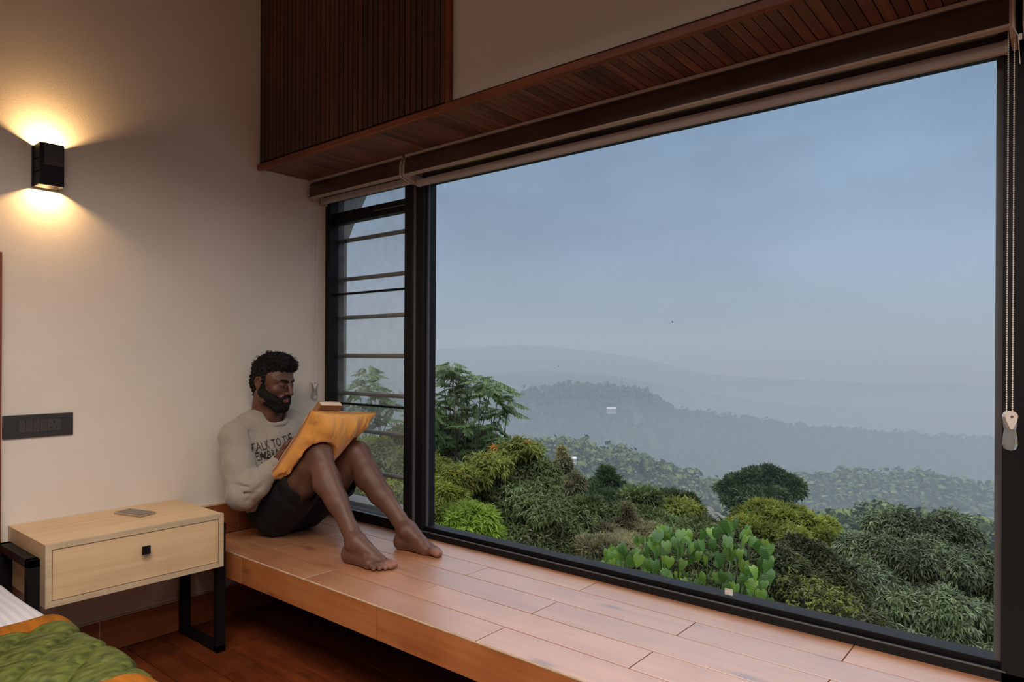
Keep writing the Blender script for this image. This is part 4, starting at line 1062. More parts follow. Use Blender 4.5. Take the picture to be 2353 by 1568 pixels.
def lumpify(blobs, k, seed, s=.42):
    """break each ellipsoid into a core and lobes standing out of it"""
    rg = np.random.default_rng(seed); o = []
    for c, r in blobs:
        c = arr(c); r = arr(r); o.append((c, r*.80))
        for i in range(k):
            d = rg.normal(size=3); d /= np.linalg.norm(d); d[2] = abs(d[2])*.9-.25
            q = s*rg.uniform(.6, 1.25); o.append((c+d*r*.82, r*q*rg.uniform(.8, 1.2, 3)))
    return o
def limbs(base, blobs, r0, seed, n=None, tw=.12):
    """trunk with limbs reaching into every blob"""
    rg = random.Random(seed); b = B(); base = Vector(base)
    cen = sum((Vector(c) for c, r in blobs), Vector())/len(blobs)
    fork = base.lerp(Vector((cen.x, cen.y, cen.z)), .62)
    pts = [base, base.lerp(fork, .5)+Vector((rg.uniform(-tw, tw), rg.uniform(-tw, tw), 0)), fork]
    b.path(pts, [r0, r0*.8, r0*.6], 7)
    for c, r in blobs[:14]:
        c = Vector(c); mid = fork.lerp(c, .5)+Vector((rg.uniform(-tw, tw), rg.uniform(-tw, tw), rg.uniform(0, tw)))
        b.path([fork, mid, c], [r0*.45, r0*.3, r0*.15], 5)
        for k in range(4):
            e = c+Vector((rg.uniform(-1, 1)*r[0], rg.uniform(-1, 1)*r[1], rg.uniform(-.2, 1)*r[2]))*.8
            b.path([c, e], [r0*.15, r0*.05], 4)
    return b.mesh('trunk', True)
bark = pmat('bark', (.10, .085, .07), .9, noise=.3, nscale=20, bump=.4, bscale=30)
LM = dict(
    olive=leaf_mat('olive_leaves', (0.085, 0.118, 0.034), (0.165, 0.197, 0.066), (0.268, 0.292, 0.124), trans=.25),
    dark=leaf_mat('dark_leaves', (0.041, 0.075, 0.023), (0.089, 0.131, 0.042), trans=.2),
    fern=leaf_mat('feathery_leaves', (0.095, 0.167, 0.059), (0.180, 0.257, 0.090), trans=.35),
    lime=leaf_mat('lime_leaves', (0.230, 0.345, 0.040), (0.388, 0.478, 0.078), (0.489, 0.531, 0.090), trans=.4),
    yellow=leaf_mat('yellow_green_leaves', (0.176, 0.219, 0.038), (0.298, 0.312, 0.058), (0.433, 0.338, 0.053), trans=.35),
    grey=leaf_mat('grey_green_leaves', (0.098, 0.133, 0.056), (0.195, 0.228, 0.107), (0.345, 0.361, 0.216), rough=.3, trans=.2, spec=.6),
    dry=leaf_mat('dry_leaves', (0.230, 0.213, 0.106), (0.378, 0.338, 0.179), trans=.3),
    orange=leaf_mat('orange_leaves', (0.676, 0.266, 0.040), (0.811, 0.406, 0.053), trans=.35),
    big=leaf_mat('big_leaves', (0.169, 0.344, 0.040), (0.287, 0.469, 0.060), rough=.35, trans=.35, spec=.6),
    shrub=leaf_mat('shrub_leaves', (0.064, 0.086, 0.031), (0.137, 0.153, 0.056), (0.287, 0.265, 0.067), trans=.2),
)
def ell(u, v, d, ru, rv, rd=None):
    """ellipsoid given by its centre pixel, distance and pixel radii"""
    c = P(u, v, d); s = d/F_PX
    return (c[:], (ru*s, (rd if rd else ru*s), rv*s))
def ground_z(x, y):
    d = x*fw.x+y*fw.y
    return -3.2-.30*max(0, d-3)-.0009*max(0, d-20)**2*.1
def tree(name, label, cat, blobs, mat, n_cl, per, ln, wd, droop=.5, seed=1, r0=.12, group=None, inner=.5, extra=None, spread=.9):
    cen = sum((Vector(c) for c, r in blobs), Vector())/len(blobs)
    base = Vector((cen.x, cen.y, ground_z(cen.x, cen.y)))
    t = thing(name, label, cat, base, group=group)
    V, Fc = foliage(lumpify(blobs, 7, seed), n_cl, per, ln, wd, droop, seed, inner, spread)
    V = V-arr(base)
    link('foliage', mesh_np('foliage', V, Fc), mat, t, kind='stuff')
    me = limbs(base, blobs, r0, seed); me.transform(Matrix.Translation(-base)); link('trunk', me, bark, t)
    if extra:
        for nm, bl, mt, n2, p2, l2, w2_ in extra:
            V, Fc = foliage(bl, n2, p2, l2, w2_, droop, seed+50, inner)
            link(nm, mesh_np(nm, V-arr(base), Fc), mt, t, kind='stuff')
    return t
def cluster(u0, v0, u1, v1, d, n, ru, rv, seed, shape=None, dd=1.0):
    """several ellipsoids filling a pixel box at distance d"""
    rg = random.Random(seed); o = []
    for i in range(n):
        u = rg.uniform(u0, u1); 
        vt = v0 if shape is None else shape(u)
        v = rg.uniform(vt, v1)
        o.append(ell(u, v, d+rg.uniform(-dd, dd), ru*rg.uniform(.75, 1.25), rv*rg.uniform(.75, 1.25)))
    return o
def interp(pts):
    xs_ = [p[0] for p in pts]; ys_ = [p[1] for p in pts]
    return lambda u: float(np.interp(u, xs_, ys_))

# ---- ground of the slope below the house
gx = np.linspace(3, 150, 60); gl = np.linspace(-90, 120, 60)
V = []
for a in gx:
    for b_ in gl:
        p = fw*a+r2*b_*1.0
        V.append((p.x, p.y, ground_z(p.x, p.y)-.15+.5*math.sin(a*.6+b_*.4)*min(1, a/30)))
Fc = [(i*60+j, i*60+j+1, (i+1)*60+j+1, (i+1)*60+j) for i in range(59) for j in range(59)]
struct('ground_slope', mesh_np('ground', V, Fc, smooth=True), pmat('undergrowth', (.045, .055, .025), .95, noise=.4, nscale=1.5))

# ---- near trees
tree('leafy_tree', 'big dense olive-green tree with drooping leaves below the feathery tree', 'tree',
     [ell(1190, 1085, 13, 75, 60), ell(1140, 1130, 12.4, 70, 60), ell(1240, 1120, 12.6, 60, 70), ell(1200, 1180, 11.8, 110, 80), ell(1120, 1220, 11.5, 90, 70), ell(1280, 1210, 11.6, 70, 75), ell(1330, 1270, 11.0, 60, 50), ell(1190, 1260, 11, 110, 60), ell(1175, 1045, 13.4, 40, 30), ell(1090, 1170, 12.2, 60, 60)],
     LM['olive'], 8190, 8, 0.122, 0.033, .75, 11, .16, extra=[('orange_shoots', [ell(1150, 1037, 12.9, 26, 12), ell(1205, 1030, 12.9, 16, 14)], LM['orange'], 36, 8, .13, .035), ('yellow_shoots', [ell(1195, 1040, 12.8, 50, 30), ell(1115, 1075, 12.0, 60, 30)], LM['yellow'], 300, 8, .13, .035)])
tree('bright_bush', 'bright lime-green leafy bush just right of the window mullion, nearest the sill', 'bush',
     [ell(1070, 1200, 9, 62, 48), ell(1030, 1245, 8.8, 60, 45), ell(1110, 1235, 9, 48, 36)], LM['lime'], 1732, 8, 0.114, 0.027, .5, 12, .06)
tree('leafy_tree', 'yellow-green leafy tree between the mullion and the dense olive tree', 'tree',
     [ell(1060, 1110, 11.6, 60, 50), ell(1010, 1150, 11.2, 60, 60), ell(1110, 1085, 11.9, 40, 30), ell(1000, 1090, 12, 40, 45), ell(970, 1130, 11.6, 50, 60)], LM['yellow'], 2992, 8, 0.106, 0.030, .5, 13, .10)
tree('spire_tree', 'slim pointed tree with loose yellowish foliage behind the olive tree', 'tree',
     [ell(1293, 1125, 22, 26, 45), ell(1292, 1075, 22, 17, 35), ell(1294, 1048, 22, 8, 22), ell(1320, 1120, 21.5, 22, 30), ell(1280, 1150, 21.5, 30, 36)], LM['dry'], 2047, 7, 0.180, 0.051, .2, 14, .12)
tree('layered_tree', 'dark blue-green tree with a layered pointed crown in the middle distance', 'tree',
     [ell(1395, 1088, 26, 12, 12), ell(1395, 1105, 26, 28, 10), ell(1392, 1125, 26, 45, 14), ell(1398, 1150, 25.5, 66, 22), ell(1430, 1160, 25, 55, 30), ell(1380, 1180, 24.6, 60, 28)], LM['dark'], 3622, 7, 0.277, 0.073, .0, 15, .2)
tree('round_tree', 'round olive tree with yellowish lower leaves left of the dark domed tree', 'tree',
     [ell(1540, 1152, 24, 48, 26), ell(1515, 1175, 23.6, 45, 30), ell(1570, 1180, 23.6, 45, 28), ell(1545, 1200, 23, 60, 26)], LM['shrub'], 3307, 8, 0.212, 0.060, .3, 16, .18,
     extra=[('yellow_leaves', [ell(1560, 1180, 22.6, 55, 30)], LM['yellow'], 260, 7, .22, .06)])
tree('domed_tree', 'dark green tree with a broad domed crown standing out of the mist', 'tree',
     [ell(1745, 1108, 34, 52, 32), ell(1700, 1120, 33.5, 40, 30), ell(1800, 1122, 33.5, 40, 28), ell(1745, 1140, 33, 86, 26), ell(1690, 1150, 33, 32, 24), ell(1765, 1094, 34, 34, 20)], LM['dark'], 6615, 7, 0.277, 0.103, .2, 17, .35, inner=.6)
tree('yellow_tree', 'yellow-green spreading tree just in front of the dark domed tree', 'tree',
     [ell(1760, 1180, 17, 56, 30), ell(1720, 1215, 16.5, 50, 34), ell(1815, 1185, 17, 50, 26), ell(1860, 1205, 17, 44, 24), ell(1800, 1235, 16, 66, 34), ell(1880, 1235, 16.5, 46, 26), ell(1900, 1215, 17, 28, 20)], LM['yellow'], 4567, 8, 0.139, 0.043, .35, 18, .14)
rt_top = interp([(1880, 1290), (1950, 1235), (2010, 1190), (2060, 1165), (2120, 1190), (2180, 1165), (2230, 1230), (2300, 1270), (2420, 1300)])
tree('leafy_tree', 'large grey-green tree with long narrow drooping leaves filling the right of the window', 'tree',
     [ell(2055, 1215, 8.6, 60, 55), ell(2120, 1240, 8.4, 66, 55), ell(2190, 1220, 8.6, 52, 55), ell(1985, 1270, 8.3, 60, 50), ell(2050, 1300, 8, 80, 70), ell(2150, 1310, 7.9, 90, 80), ell(2250, 1310, 8, 60, 60), ell(2300, 1370, 7.8, 80, 90), ell(2000, 1370, 7.6, 90, 80), ell(2120, 1420, 7.3, 110, 90), ell(2250, 1450, 7.2, 90, 80), ell(2380, 1420, 7.4, 90, 100), ell(2190, 1510, 6.9, 120, 70), ell(2035, 1460, 7.1, 90, 60)],
     LM['grey'], 14175, 8, 0.085, 0.020, .8, 19, .12)
tree('dark_shrub', 'dark shaded shrub between the broad-leaved plant and the large right-hand tree', 'bush',
     [ell(1780, 1300, 7.4, 60, 50), ell(1850, 1290, 7.6, 66, 50), ell(1900, 1340, 7.3, 70, 50), ell(1820, 1380, 7.0, 80, 50), ell(1930, 1420, 6.8, 80, 50), ell(1760, 1370, 7.1, 50, 40), ell(1870, 1440, 6.6, 80, 40), ell(1970, 1480, 6.5, 80, 40)],
     LM['shrub'], 6615, 8, 0.082, 0.022, .6, 20, .08, extra=[('yellow_leaves', [ell(1850, 1390, 6.7, 110, 60)], LM['yellow'], 170, 5, .05, .02)])
tree('dry_shrub', 'pale dry shrub with spiky plumes left of the broad-leaved plant', 'bush',
     [ell(1443, 1185, 12, 13, 35), ell(1440, 1215, 12, 32, 30), ell(1395, 1235, 11.6, 42, 30), ell(1480, 1230, 11.8, 40, 26), ell(1430, 1265, 11, 80, 34), ell(1365, 1270, 10.6, 46, 34)], LM['dry'], 2992, 8, 0.098, 0.019, .1, 21, .05)
tree('understory_bush', 'olive undergrowth bush along the lower left of the picture window', 'bush',
     [ell(1040, 1285, 8, 70, 34), ell(1150, 1305, 8, 80, 34), ell(1260, 1330, 7.9, 80, 36), ell(1360, 1330, 8.2, 60, 40), ell(1330, 1375, 7, 90, 40), ell(1440, 1310, 9, 60, 40)], LM['olive'], 5040, 8, 0.090, 0.024, .6, 22, .06)
tree('understory_bush', 'mid-green bush in the hollow behind the pale dry shrub', 'bush',
     [ell(1460, 1150, 19, 50, 34), ell(1420, 1195, 18, 66, 36), ell(1350, 1180, 17, 50, 40), ell(1500, 1205, 17, 60, 34), ell(1330, 1225, 15, 50, 40), ell(1600, 1225, 18, 70, 30), ell(1650, 1240, 16, 60, 34), ell(1540, 1250, 15, 80, 34)], LM['olive'], 5670, 7, 0.163, 0.051, .4, 23, .12)
tree('understory_bush', 'low bush along the sill below the broad-leaved plant and the dark shrub', 'bush',
     [ell(1500, 1400, 5.6, 90, 34), ell(1620, 1420, 5.5, 90, 36), ell(1740, 1430, 5.4, 90, 40), ell(1860, 1490, 5.3, 90, 44), ell(1990, 1530, 5.2, 90, 40)], LM['shrub'], 4095, 8, 0.058, 0.018, .5, 24, .04)

tree('shaded_bush', 'dark bush filling the space right behind the broad-leaved plant', 'bush',
     [ell(1440, 1330, 8.2, 60, 40), ell(1520, 1300, 8.4, 70, 44), ell(1610, 1300, 8.4, 70, 44), ell(1690, 1290, 8.2, 60, 44), ell(1560, 1360, 7.8, 90, 40), ell(1670, 1370, 7.6, 80, 44)], LM['shrub'], 5200, 8, .085, .026, .5, 26, .05)

# ---- feathery tree (compound fronds) behind the mullion, seen through both panes
def frond_mesh(seed, ln=1.0, pairs=11, dr=.35):
    rg = random.Random(seed); V = []; Fc = []
    pts = [Vector((ln*t, 0, -dr*ln*t*t*.9+.06*t)) for t in [i/pairs for i in range(pairs+1)]]
    for i in range(1, pairs+1):
        for sgn in (1, -1):
            p = pts[i]; l = ln*.30*math.sin(PI*(.18+.75*i/pairs))*rg.uniform(.85, 1.15)
            t = Vector((.55, sgn*1, -.45-.35*rg.random())).normalized(); s_ = Vector((1, -sgn*.4, 0)).normalized()*l*.24
            m = p+t*l*.5; k = len(V); V += [p, m+s_, p+t*l+Vector((0, 0, -.08*l)), m-s_]; Fc += [(k, k+1, k+2), (k, k+2, k+3)]
    for i in range(pairs):
        k = len(V); a, b_ = pts[i], pts[i+1]; w_ = Vector((0, .006*ln, 0)); V += [a-w_, a+w_, b_+w_, b_-w_]; Fc += [(k, k+1, k+2), (k, k+2, k+3)]
    return mesh_np('frond', [v[:] for v in V], Fc)
def feathery(name, label, base, tips, n_per, flen, mat, seed, r0):
    rg = random.Random(seed); base = Vector(base)
    t = thing(name, label, 'tree', base); me = [frond_mesh(seed+i, 1, 12, .15+.2*i) for i in range(3)]
    for m_ in me: m_.materials.append(mat)
    b = B(); fork = base.lerp(sum((Vector(p) for p in tips), Vector())/len(tips), .55)
    b.path([base, base.lerp(fork, .5)+Vector((.2, -.1, 0)), fork], [r0, r0*.8, r0*.6], 7)
    for p in tips:
        p = Vector(p); mid = fork.lerp(p, .55)+Vector((rg.uniform(-.3, .3), rg.uniform(-.3, .3), -.1))
        b.path([fork, mid, p], [r0*.4, r0*.25, r0*.12], 5)
        a0 = rg.random()*6
        for k in range(n_per):
            a = a0+2*PI*k/n_per+rg.uniform(-.3, .3); q = p+Vector((rg.uniform(-.1, .1), rg.uniform(-.1, .1), rg.uniform(-.15, .1)))
            o = link('frond', rg.choice(me), None, t, q-base, (rg.uniform(-.45, .45), rg.uniform(-.3, .45), a)); s_ = flen*rg.uniform(.75, 1.2); o.scale = (s_, s_, s_)
    m_ = b.mesh('trunk', True); m_.transform(Matrix.Translation(-base)); link('trunk', m_, bark, t)
D = 15
tp_px = [(1040, 838), (1052, 855), (1020, 850), (1040, 880), (1075, 868), (1105, 872), (1130, 885), (1150, 885), (1170, 910), (1155, 935), (1120, 905), (1085, 895), (1060, 905), (1035, 915), (1010, 925), (990, 945), (1015, 955), (1050, 945), (1095, 930), (1130, 955), (1120, 985), (1090, 975), (1060, 985), (1030, 990), (1000, 1000), (1140, 1000), (1110, 1020), (1070, 1025), (1030, 1035), (995, 1045), (960, 960), (955, 1010), (1150, 1015)]
rgt = random.Random(3)
tips = [P(u, v, D+rgt.uniform(-.9, .9)) for u, v in tp_px]
bs_ = P(1075, 1200, D); feathery('feathery_tree', 'tall feathery tree with compound fronds rising beside the window mullion', (bs_.x, bs_.y, ground_z(bs_.x, bs_.y)), tips, 9, .46, LM['fern'], 31, .07)
tp2 = [P(u, v, 13+rgt.uniform(-.6, .6)) for u, v in ((852, 850), (838, 868), (868, 872), (825, 890), (850, 895), (880, 900), (815, 920), (845, 925), (875, 935), (905, 930), (800, 950), (830, 960), (860, 965), (890, 960))]
b2_ = P(850, 1150, 13); feathery('feathery_tree', 'sparse feathery tree seen through the grille of the side window', (b2_.x, b2_.y, ground_z(b2_.x, b2_.y)), tp2, 8, .36, LM['fern'], 37, .04)
tree('leafy_tree', 'hazy green tree filling the lower half of the side window', 'tree',
     [ell(860, 1050, 9.5, 60, 50), ell(910, 1080, 9.5, 60, 60), ell(820, 1080, 9.2, 50, 50), ell(870, 1130, 9, 80, 50), ell(920, 1010, 10, 40, 40), ell(800, 1150, 8.8, 60, 50), ell(930, 1160, 8.8, 50, 50), ell(860, 1190, 8.6, 90, 40)], LM['yellow'], 4725, 8, 0.090, 0.025, .5, 25, .08)

tree('feathery_bush', 'dense dark ferny foliage behind the lower half of the tall feathery tree', 'bush',
     [ell(1030, 975, 16.5, 40, 20), ell(1075, 1000, 16.5, 50, 22), ell(1000, 1010, 16.5, 50, 26), ell(1120, 1020, 16, 40, 20), ell(1050, 1040, 16, 70, 26), ell(990, 960, 17, 30, 20)], LM['fern'], 2600, 8, .11, .030, .4, 27, .08)

# ---- broad-leaved plant near the glass: every large leaf is an object
def big_leaf_mesh(seed, bend):
    n = 7; V = []; Fc = []
    hw = [0.30, .46, .50, .45, .34, .18, .02]
    ys_ = [-.10, .06, .25, .45, .65, .85, 1.03]
    for i in range(n):
        zc_ = -bend*ys_[i]**2; c = .14*hw[i]
        V += [(-hw[i], ys_[i]-(.10 if i == 0 else 0), zc_-c*.2+.02*math.sin(i*2+seed)), (-hw[i]*.5, ys_[i]-(.03 if i == 0 else 0), zc_+c*.5), (0, ys_[i]+(.08 if i == 0 else 0), zc_-c*.4), (hw[i]*.5, ys_[i]-(.03 if i == 0 else 0), zc_+c*.5), (hw[i], ys_[i]-(.10 if i == 0 else 0), zc_-c*.2-.02*math.sin(i*2+seed))]
    for i in range(n-1):
        for j in range(4): a = i*5+j; Fc.append((a, a+1, a+6, a+5))
    return mesh_np('leaf', V, Fc, smooth=True)
blm = [big_leaf_mesh(i, .25+.22*i) for i in range(4)]
mbig, ntb, bb_ = new_mat('big_leaf'); Nn_ = ntb.nodes; Ll = ntb.links
oi = Nn_.new('ShaderNodeObjectInfo'); rpb = Nn_.new('ShaderNodeValToRGB'); Ll.new(oi.outputs['Random'], rpb.inputs[0])
rpb.color_ramp.elements[0].color = (.065, .145, .028, 1); rpb.color_ramp.elements[1].color = (.24, .38, .05, 1)
e_ = rpb.color_ramp.elements.new(.5); e_.color = (.11, .22, .04, 1)
tcb = Nn_.new('ShaderNodeTexCoord'); wvb = Nn_.new('ShaderNodeTexWave'); wvb.bands_direction = 'Y'; wvb.inputs['Scale'].default_value = 2.2; wvb.inputs['Distortion'].default_value = 1.5; Ll.new(tcb.outputs['Object'], wvb.inputs[0])
bpb = Nn_.new('ShaderNodeBump'); bpb.inputs['Strength'].default_value = .15; bpb.inputs['Distance'].default_value = .01; Ll.new(wvb.outputs[0], bpb.inputs['Height']); Ll.new(bpb.outputs[0], bb_.inputs['Normal'])
Ll.new(rpb.outputs[0], bb_.inputs['Base Color']); bb_.inputs['Roughness'].default_value = .38; bb_.inputs['Specular IOR Level'].default_value = .5
trb = Nn_.new('ShaderNodeBsdfTranslucent'); Ll.new(rpb.outputs[0], trb.inputs[0]); msb = Nn_.new('ShaderNodeMixShader'); msb.inputs[0].default_value = .3
Ll.new(bb_.outputs[0], msb.inputs[1]); Ll.new(trb.outputs[0], msb.inputs[2]); Ll.new(msb.outputs[0], Nn_['Material Output'].inputs[0])
for m_ in blm: m_.materials.append(mbig)
bp0 = P(1580, 1300, 5.6); bp0.z = ground_z(bp0.x, bp0.y)
bpl = thing('broadleaf_plant', 'climbing plant with large bright heart-shaped leaves close below the picture window', 'plant', bp0)
rgb = random.Random(5); stems = B()
bt = interp([(1370, 1290), (1400, 1255), (1440, 1245), (1480, 1215), (1520, 1205), (1560, 1215), (1600, 1225), (1630, 1215), (1670, 1190), (1700, 1185), (1730, 1215), (1770, 1250), (1800, 1290)])
cnt = 0
while cnt < 290:
    u = rgb.uniform(1362, 1775); v = bt(u)+(rgb.random()**1.25)*190
    if v > 1290+.23*(u-1370)+75: continue
    d = 5.9-(v-1180)/420+rgb.uniform(-.25, .25)
    p = P(u, v, d)
    o = link('leaf', rgb.choice(blm), None, bpl, p-bp0); s_ = rgb.uniform(.055, .110); o.scale = (s_, s_, s_)
    away = math.atan2(-fw.y, -fw.x)+rgb.uniform(-1.5, 1.5)       # tips hang towards the house, varied
    o.rotation_euler = Euler((rgb.uniform(-1.5, -.6), rgb.uniform(-.35, .35), away-PI/2))
    if cnt % 4 == 0:
        q = p-bp0; stems.path([Vector((q.x*.7, q.y*.7, q.z-.9)), Vector((q.x*.9, q.y*.9, q.z-.3)), q], [.008, .006, .003], 5)
    cnt += 1
stems.path([Vector((0, 0, 0)), Vector((.05, .05, 1.2)), Vector((0, .1, 2.0))], [.03, .025, .015], 6)
link('stems', stems.mesh('stems', True), pmat('green_stem', (.10, .13, .05), .6), bpl)

# dead palm in the gap
dp = P(1636, 1180, 30); dpz = ground_z(dp.x, dp.y)
dpt = thing('dead_palm', 'bare greyish palm with hanging dry fronds in the misty gap', 'tree', (dp.x, dp.y, dpz))
link('trunk', B().path([(0, 0, 0), (0, 0, dp.z-dpz)], [.09, .06], 8).mesh('trunk', True), pmat('dead_bark', (.20, .19, .17), .9), dpt)
fm = frond_mesh(77, 1, 9, .9); drym = pmat('dry_frond', (.22, .21, .17), .9)
for k in range(11):
    o = link('frond', fm, drym, dpt, (0, 0, dp.z-dpz+.0), (rgb.uniform(-.2, .2), rgb.uniform(-.9, .3), k*.57)); o.scale = (.9, .9, .9)

# ---- hills: real relief at their own distances
def hill(name, crest, D, depth, drop, mat, seed=1, rough=1.0, back=.35, n=150, u0=-400, u1=3200):
    """ridge whose crest line runs at distance D; the near slope comes down and forward, the far slope falls away"""
    f_ = interp(crest); rg = np.random.default_rng(seed); V = []
    rows = [(-.5*back, -.5), (-.2*back, -.12), (0, 0), (.05, .03), (.12, .10), (.25, .22), (.4, .38), (.6, .58), (.8, .78), (1, 1)]
    us = np.linspace(u0, u1, n); ph = rg.random(8)*6
    for (t_, dz) in rows:
        for u in us:
            jit = sum(math.sin(u*.01*(k+1)*1.7+ph[k]+t_*5*(k+1)) for k in range(5))*.2
            d = D-t_*depth*(1+.12*jit)
            p = P(u, f_(u), D); p = Vector((p.x*d/D, p.y*d/D, p.z-abs(dz)*drop*(1+.10*jit)))
            V.append(p[:])
    R_ = len(rows); Fc = [(i*n+j, (i+1)*n+j, (i+1)*n+j+1, i*n+j+1) for i in range(R_-1) for j in range(n-1)]
    me = mesh_np(name, V, Fc, smooth=True)
    o = struct(name, me, mat); return o, np.array(V).reshape(R_, n, 3)
def blobs_on(grid, rows, n, size, mat, name, label, seed, squash=.8):
    """tree canopy: thousands of lumpy crowns standing on the slope"""
    rg = np.random.default_rng(seed)
    R_, C_, _ = grid.shape; vars_ = []; nq = 19; Vs = []; Fs = []; k = 0
    for q in range(8):      # a crown is a loose shell of leafy sprays
        c = norm(rg.normal(size=(nq, 3))); c[:, 2] = np.abs(c[:, 2])*1.1-.25; c = norm(c)*rg.uniform(.72, 1.12, (nq, 1))
        nn = norm(c+.45*rg.normal(size=(nq, 3))); s1 = norm(np.cross(nn, rg.normal(size=(nq, 3)))); s2 = np.cross(nn, s1)
        w_ = rg.uniform(.25, .50, (nq, 1))
        vars_.append(np.stack([c+s1*w_, c+s2*w_*.9, c-s1*w_, c-s2*w_*.9], 1).reshape(-1, 3))
    tf = np.arange(nq*4).reshape(-1, 4)
    for i in range(n):
        a = rg.uniform(*rows); b_ = rg.uniform(0, C_-1.001); ia, ib = int(a), int(b_); fa, fb = a-ia, b_-ib
        ia2 = min(ia+1, R_-1)
        p = (grid[ia, ib]*(1-fa)+grid[ia2, ib]*fa)*(1-fb)+(grid[ia, ib+1]*(1-fa)+grid[ia2, ib+1]*fa)*fb
        s_ = size*rg.uniform(.5, 1.35)**1.3
        v = vars_[rg.integers(8)]*arr((s_, s_, s_*squash*rg.uniform(.8, 1.5)))+p+arr((0, 0, s_*.35))
        Vs.append(v); Fs.append(tf+k); k += len(v)
    me = mesh_np(name, np.concatenate(Vs), np.concatenate(Fs), smooth=False)
    return link(name, me, mat, label=label, category='forest', kind='stuff')
mh = pmat('forest_floor', (.05, .065, .035), .95, noise=.3, nscale=.02)
mcan = leaf_mat('canopy', (.085, .120, .045), (.19, .225, .085), trans=.0, rough=.8, spec=.1)
mcan2 = leaf_mat('canopy_far', (.050, .070, .035), (.080, .105, .05), trans=.0, rough=.9, spec=.1)
crestT = [(-400, 990), (700, 940), (985, 915), (1100, 912), (1180, 912), (1250, 900), (1300, 893), (1350, 896), (1385, 894), (1420, 899), (1470, 907), (1500, 922), (1560, 950), (1620, 960), (1700, 969), (1780, 982), (1870, 992), (1950, 997), (2060, 1005), (2160, 1012), (2285, 1016), (2600, 1030), (3200, 1040)]
o, g = hill('hill_tower', crestT, 620, 260, 120, mh, 3)
blobs_on(g, (1.3, 8.9), 9000, 4.2, mcan2, 'distant_forest', 'misty forest covering the hill with the mast', 3)
crestM = [(-400, 1010), (700, 1030), (980, 1040), (1150, 1045), (1240, 1022), (1290, 1028), (1340, 1030), (1400, 1046), (1450, 1050), (1500, 1063), (1560, 1090), (1620, 1108), (1700, 1135), (1800, 1180), (2000, 1230), (2400, 1260), (3200, 1300)]
o, g = hill('hill_middle', crestM, 230, 120, 62, mh, 4)
blobs_on(g, (1.6, 8.9), 7000, 2.1, mcan, 'middle_forest', 'hazy green forest ridge in front of the mast hill', 4)
crestR = [(-400, 1300), (1400, 1260), (1600, 1180), (1720, 1130), (1800, 1110), (1880, 1100), (1950, 1092), (2040, 1100), (2100, 1092), (2180, 1110), (2285, 1135), (2500, 1150), (3200, 1170)]
o, g = hill('hill_right', crestR, 290, 170, 75, mh, 5)
blobs_on(g, (1.6, 8.9), 7000, 2.5, mcan, 'valley_forest', 'pale misty forest on the valley slope at the right of the window', 5)
crestN = [(-400, 1180), (900, 1150), (1200, 1120), (1330, 1150), (1500, 1190), (1650, 1200), (1800, 1220), (1900, 1200), (2000, 1180), (2285, 1215), (2600, 1240), (3200, 1300)]
o, g = hill('hill_near', crestN, 95, 60, 34, mh, 6)
blobs_on(g, (1.6, 8.9), 4800, 1.25, mcan, 'near_forest', 'green forest slope falling away below the garden trees', 6)
crestF = [(-400, 840), (700, 820), (985, 803), (1100, 799), (1200, 792), (1300, 800), (1400, 812), (1500, 830), (1620, 860), (1800, 872), (2000, 880), (2285, 888), (2600, 880), (3200, 900)]
o, g = hill('mountain_far', crestF, 1500, 500, 330, mh, 7)
crestG = [(-400, 900), (900, 880), (1100, 862), (1250, 850), (1400, 862), (1550, 892), (1800, 930), (2285, 950), (3200, 960)]
o, g = hill('mountain_near', crestG, 1050, 300, 220, mh, 8)

# ---- mast, houses, birds
q = P(1429, 897, 620)
mt = thing('mast', 'thin lattice mast on the crest of the misty hill', 'mast', q-Vector((0, 0, 3)))
mm = pmat('mast_steel', (.16, .16, .17), .6)
mb = B()
for a in range(3): mb.tube((.5*math.cos(a*2.09), .5*math.sin(a*2.09), 0), (.25*math.cos(a*2.09), .25*math.sin(a*2.09), 15), .10, n=5)
for z in range(0, 15, 1): mb.tube((.45, 0, z), (-.22, .4, z+1), .06, n=4).tube((-.22, .4, z), (-.22, -.4, z+1), .06, n=4).tube((-.22, -.4, z), (.45, 0, z+1), .06, n=4)
link('lattice', mb.mesh('lattice'), mm, mt); link('antenna', B().box((-.6, -.4, 13), (.6, .4, 15.2), .05).mesh('antenna'), mm, mt)
q = P(1735, 968, 560)
st = thing('mast', 'short broad tower on the falling ridge right of the hill', 'mast', q-Vector((0, 0, 4)))
link('tower_body', B().box((-.7, -.7, 0), (.7, .7, 7), .1).box((-1.3, -1, 6), (1.3, 1, 7.2), .1).mesh('tower_body'), pmat('tower_grey', (.10, .11, .10), .9), st)
def house(label, q, w, h, rotz, wall, roofc, win=True):
    t = thing('house', label, 'house', q, (0, 0, rotz))
    link('wall', B().box((-w/2, -w*.3, -h), (w/2, w*.3, h)).mesh('wall'), wall, t)
    link('roof', B().prism([(-w*.36, h), (w*.36, h), (0, h*1.6)], 'x', -w*.56, w*.56).mesh('roof'), roofc, t)
    if win:
        for i in range(4):
            x = -w*.36+w*.24*i
            link('window', B().box((x-w*.05, -w*.31, -h*.1), (x+w*.05, -w*.295, h*.6)).mesh('window'), MAT['hole'], t)
wh = pmat('white_wall', (.70, .70, .69), .8); rf_ = pmat('pale_roof', (.75, .76, .78), .6)
house('small white house high on the misty hill below the mast', P(1405, 945, 560), 7, 2.0, YAW-PI/2, wh, rf_)
house('white-roofed house on the middle ridge behind the spire tree', P(1313, 1061, 205), 2.6, .9, YAW-PI/2+.3, wh, rf_)
house('far pale roof among trees at the left end of the middle ridge', P(1275, 1029, 228), 2.2, .6, YAW-PI/2, wh, rf_)
bm_ = pmat('bird_black', (.01, .01, .01), .8)
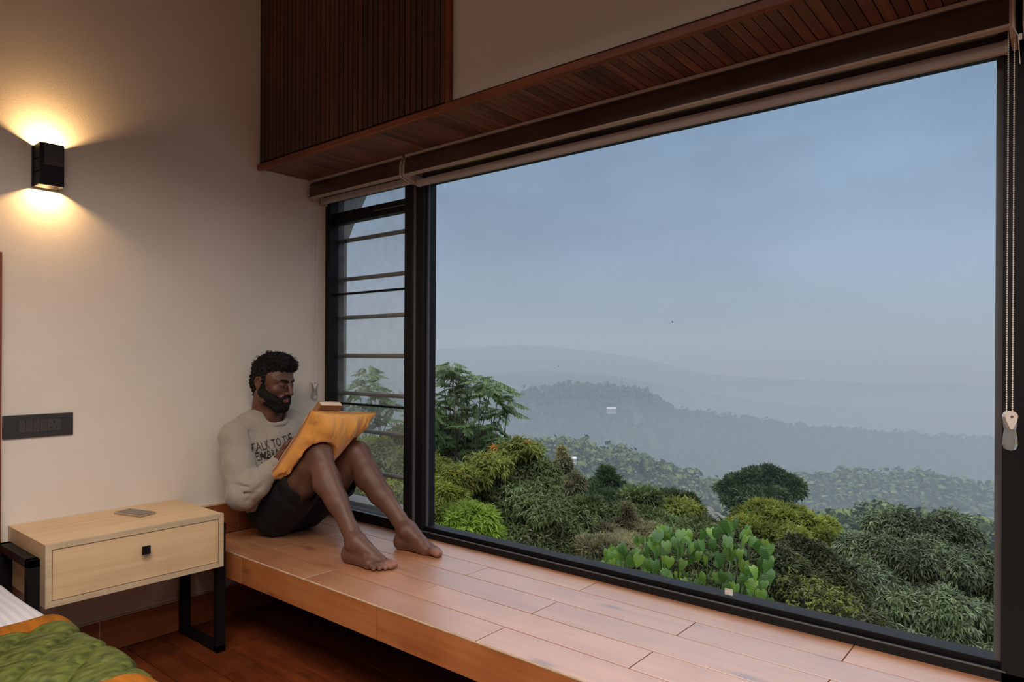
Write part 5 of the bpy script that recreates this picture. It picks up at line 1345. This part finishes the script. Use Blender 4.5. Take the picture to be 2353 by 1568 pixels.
for lab, (u, v, d, s_) in (('dark bird in flight in the open sky above the hills', (1545, 741, 60, .16)), ('dark bird in flight left of the mast', (1283, 843, 60, .10))):
    t = thing('bird', lab, 'bird', P(u, v, d), (0, .3, YAW), group='birds in flight over the valley')
    link('body', B().ball((0, 0, 0), s_*.5, 2, (.45, 1, .4)).mesh('body', True), bm_, t)
    for sg in (1, -1): link('wing', B().prism([(0, -.2*s_), (0, .3*s_), (sg*.9*s_, .1*s_), (sg*1.1*s_, -.25*s_)], 'z', -.004, .012).mesh('wing'), bm_, t, rot=(0, -sg*.35, 0))
    link('tail', B().prism([(-.08*s_, -.4*s_), (.08*s_, -.4*s_), (.14*s_, -.85*s_), (-.14*s_, -.85*s_)], 'z', -.004, .008).mesh('tail'), bm_, t)

# ---- haze: bodies of thin mist lying in the valley
def mist(name, d0, d1, half, z0, z1, dens, col=(.80, .90, 1.0), ani=.1, absb=.42):
    m = bpy.data.materials.new(name); m.use_nodes = True; nt = m.node_tree
    for n_ in list(nt.nodes): nt.nodes.remove(n_)
    o_ = nt.nodes.new('ShaderNodeOutputMaterial'); s_ = nt.nodes.new('ShaderNodeVolumeScatter')
    s_.inputs['Color'].default_value = (*col, 1); s_.inputs['Density'].default_value = dens; s_.inputs['Anisotropy'].default_value = ani
    ab = nt.nodes.new('ShaderNodeVolumeAbsorption'); ab.inputs['Color'].default_value = (0, 0, 0, 1); ab.inputs['Density'].default_value = dens*absb
    ad = nt.nodes.new('ShaderNodeAddShader'); nt.links.new(s_.outputs[0], ad.inputs[0]); nt.links.new(ab.outputs[0], ad.inputs[1])
    nt.links.new(ad.outputs[0], o_.inputs['Volume'])
    b = B().box((d0, -half, z0), (d1, half, z1)).mesh(name)
    o = link(name, b, m, rot=(0, 0, YAW)); o['kind'] = 'stuff'; o['label'] = 'thin grey mist over the valley'; o['category'] = 'mist'
    return o
mist('haze', 18, 2500, 2600, -400, 62, .0012)
mist('valley_mist', 110, 900, 1500, -400, -34, .0012, absb=.15)

ins = thing('insect', 'tiny dark insect on a plank joint behind the near foot of the man', 'insect', (2.055, 2.62, BZ))
link('body', B().ball((0, 0, .003), .0035, 2, (1, 1.6, .8)).mesh('body', True), bm_, ins)
for s_ in (1, -1): link('wing', B().prism([(0, .002), (s_*.006, -.004), (s_*.004, -.010), (0, -.006)], 'z', .0045, .005).mesh('wing'), bm_, ins)
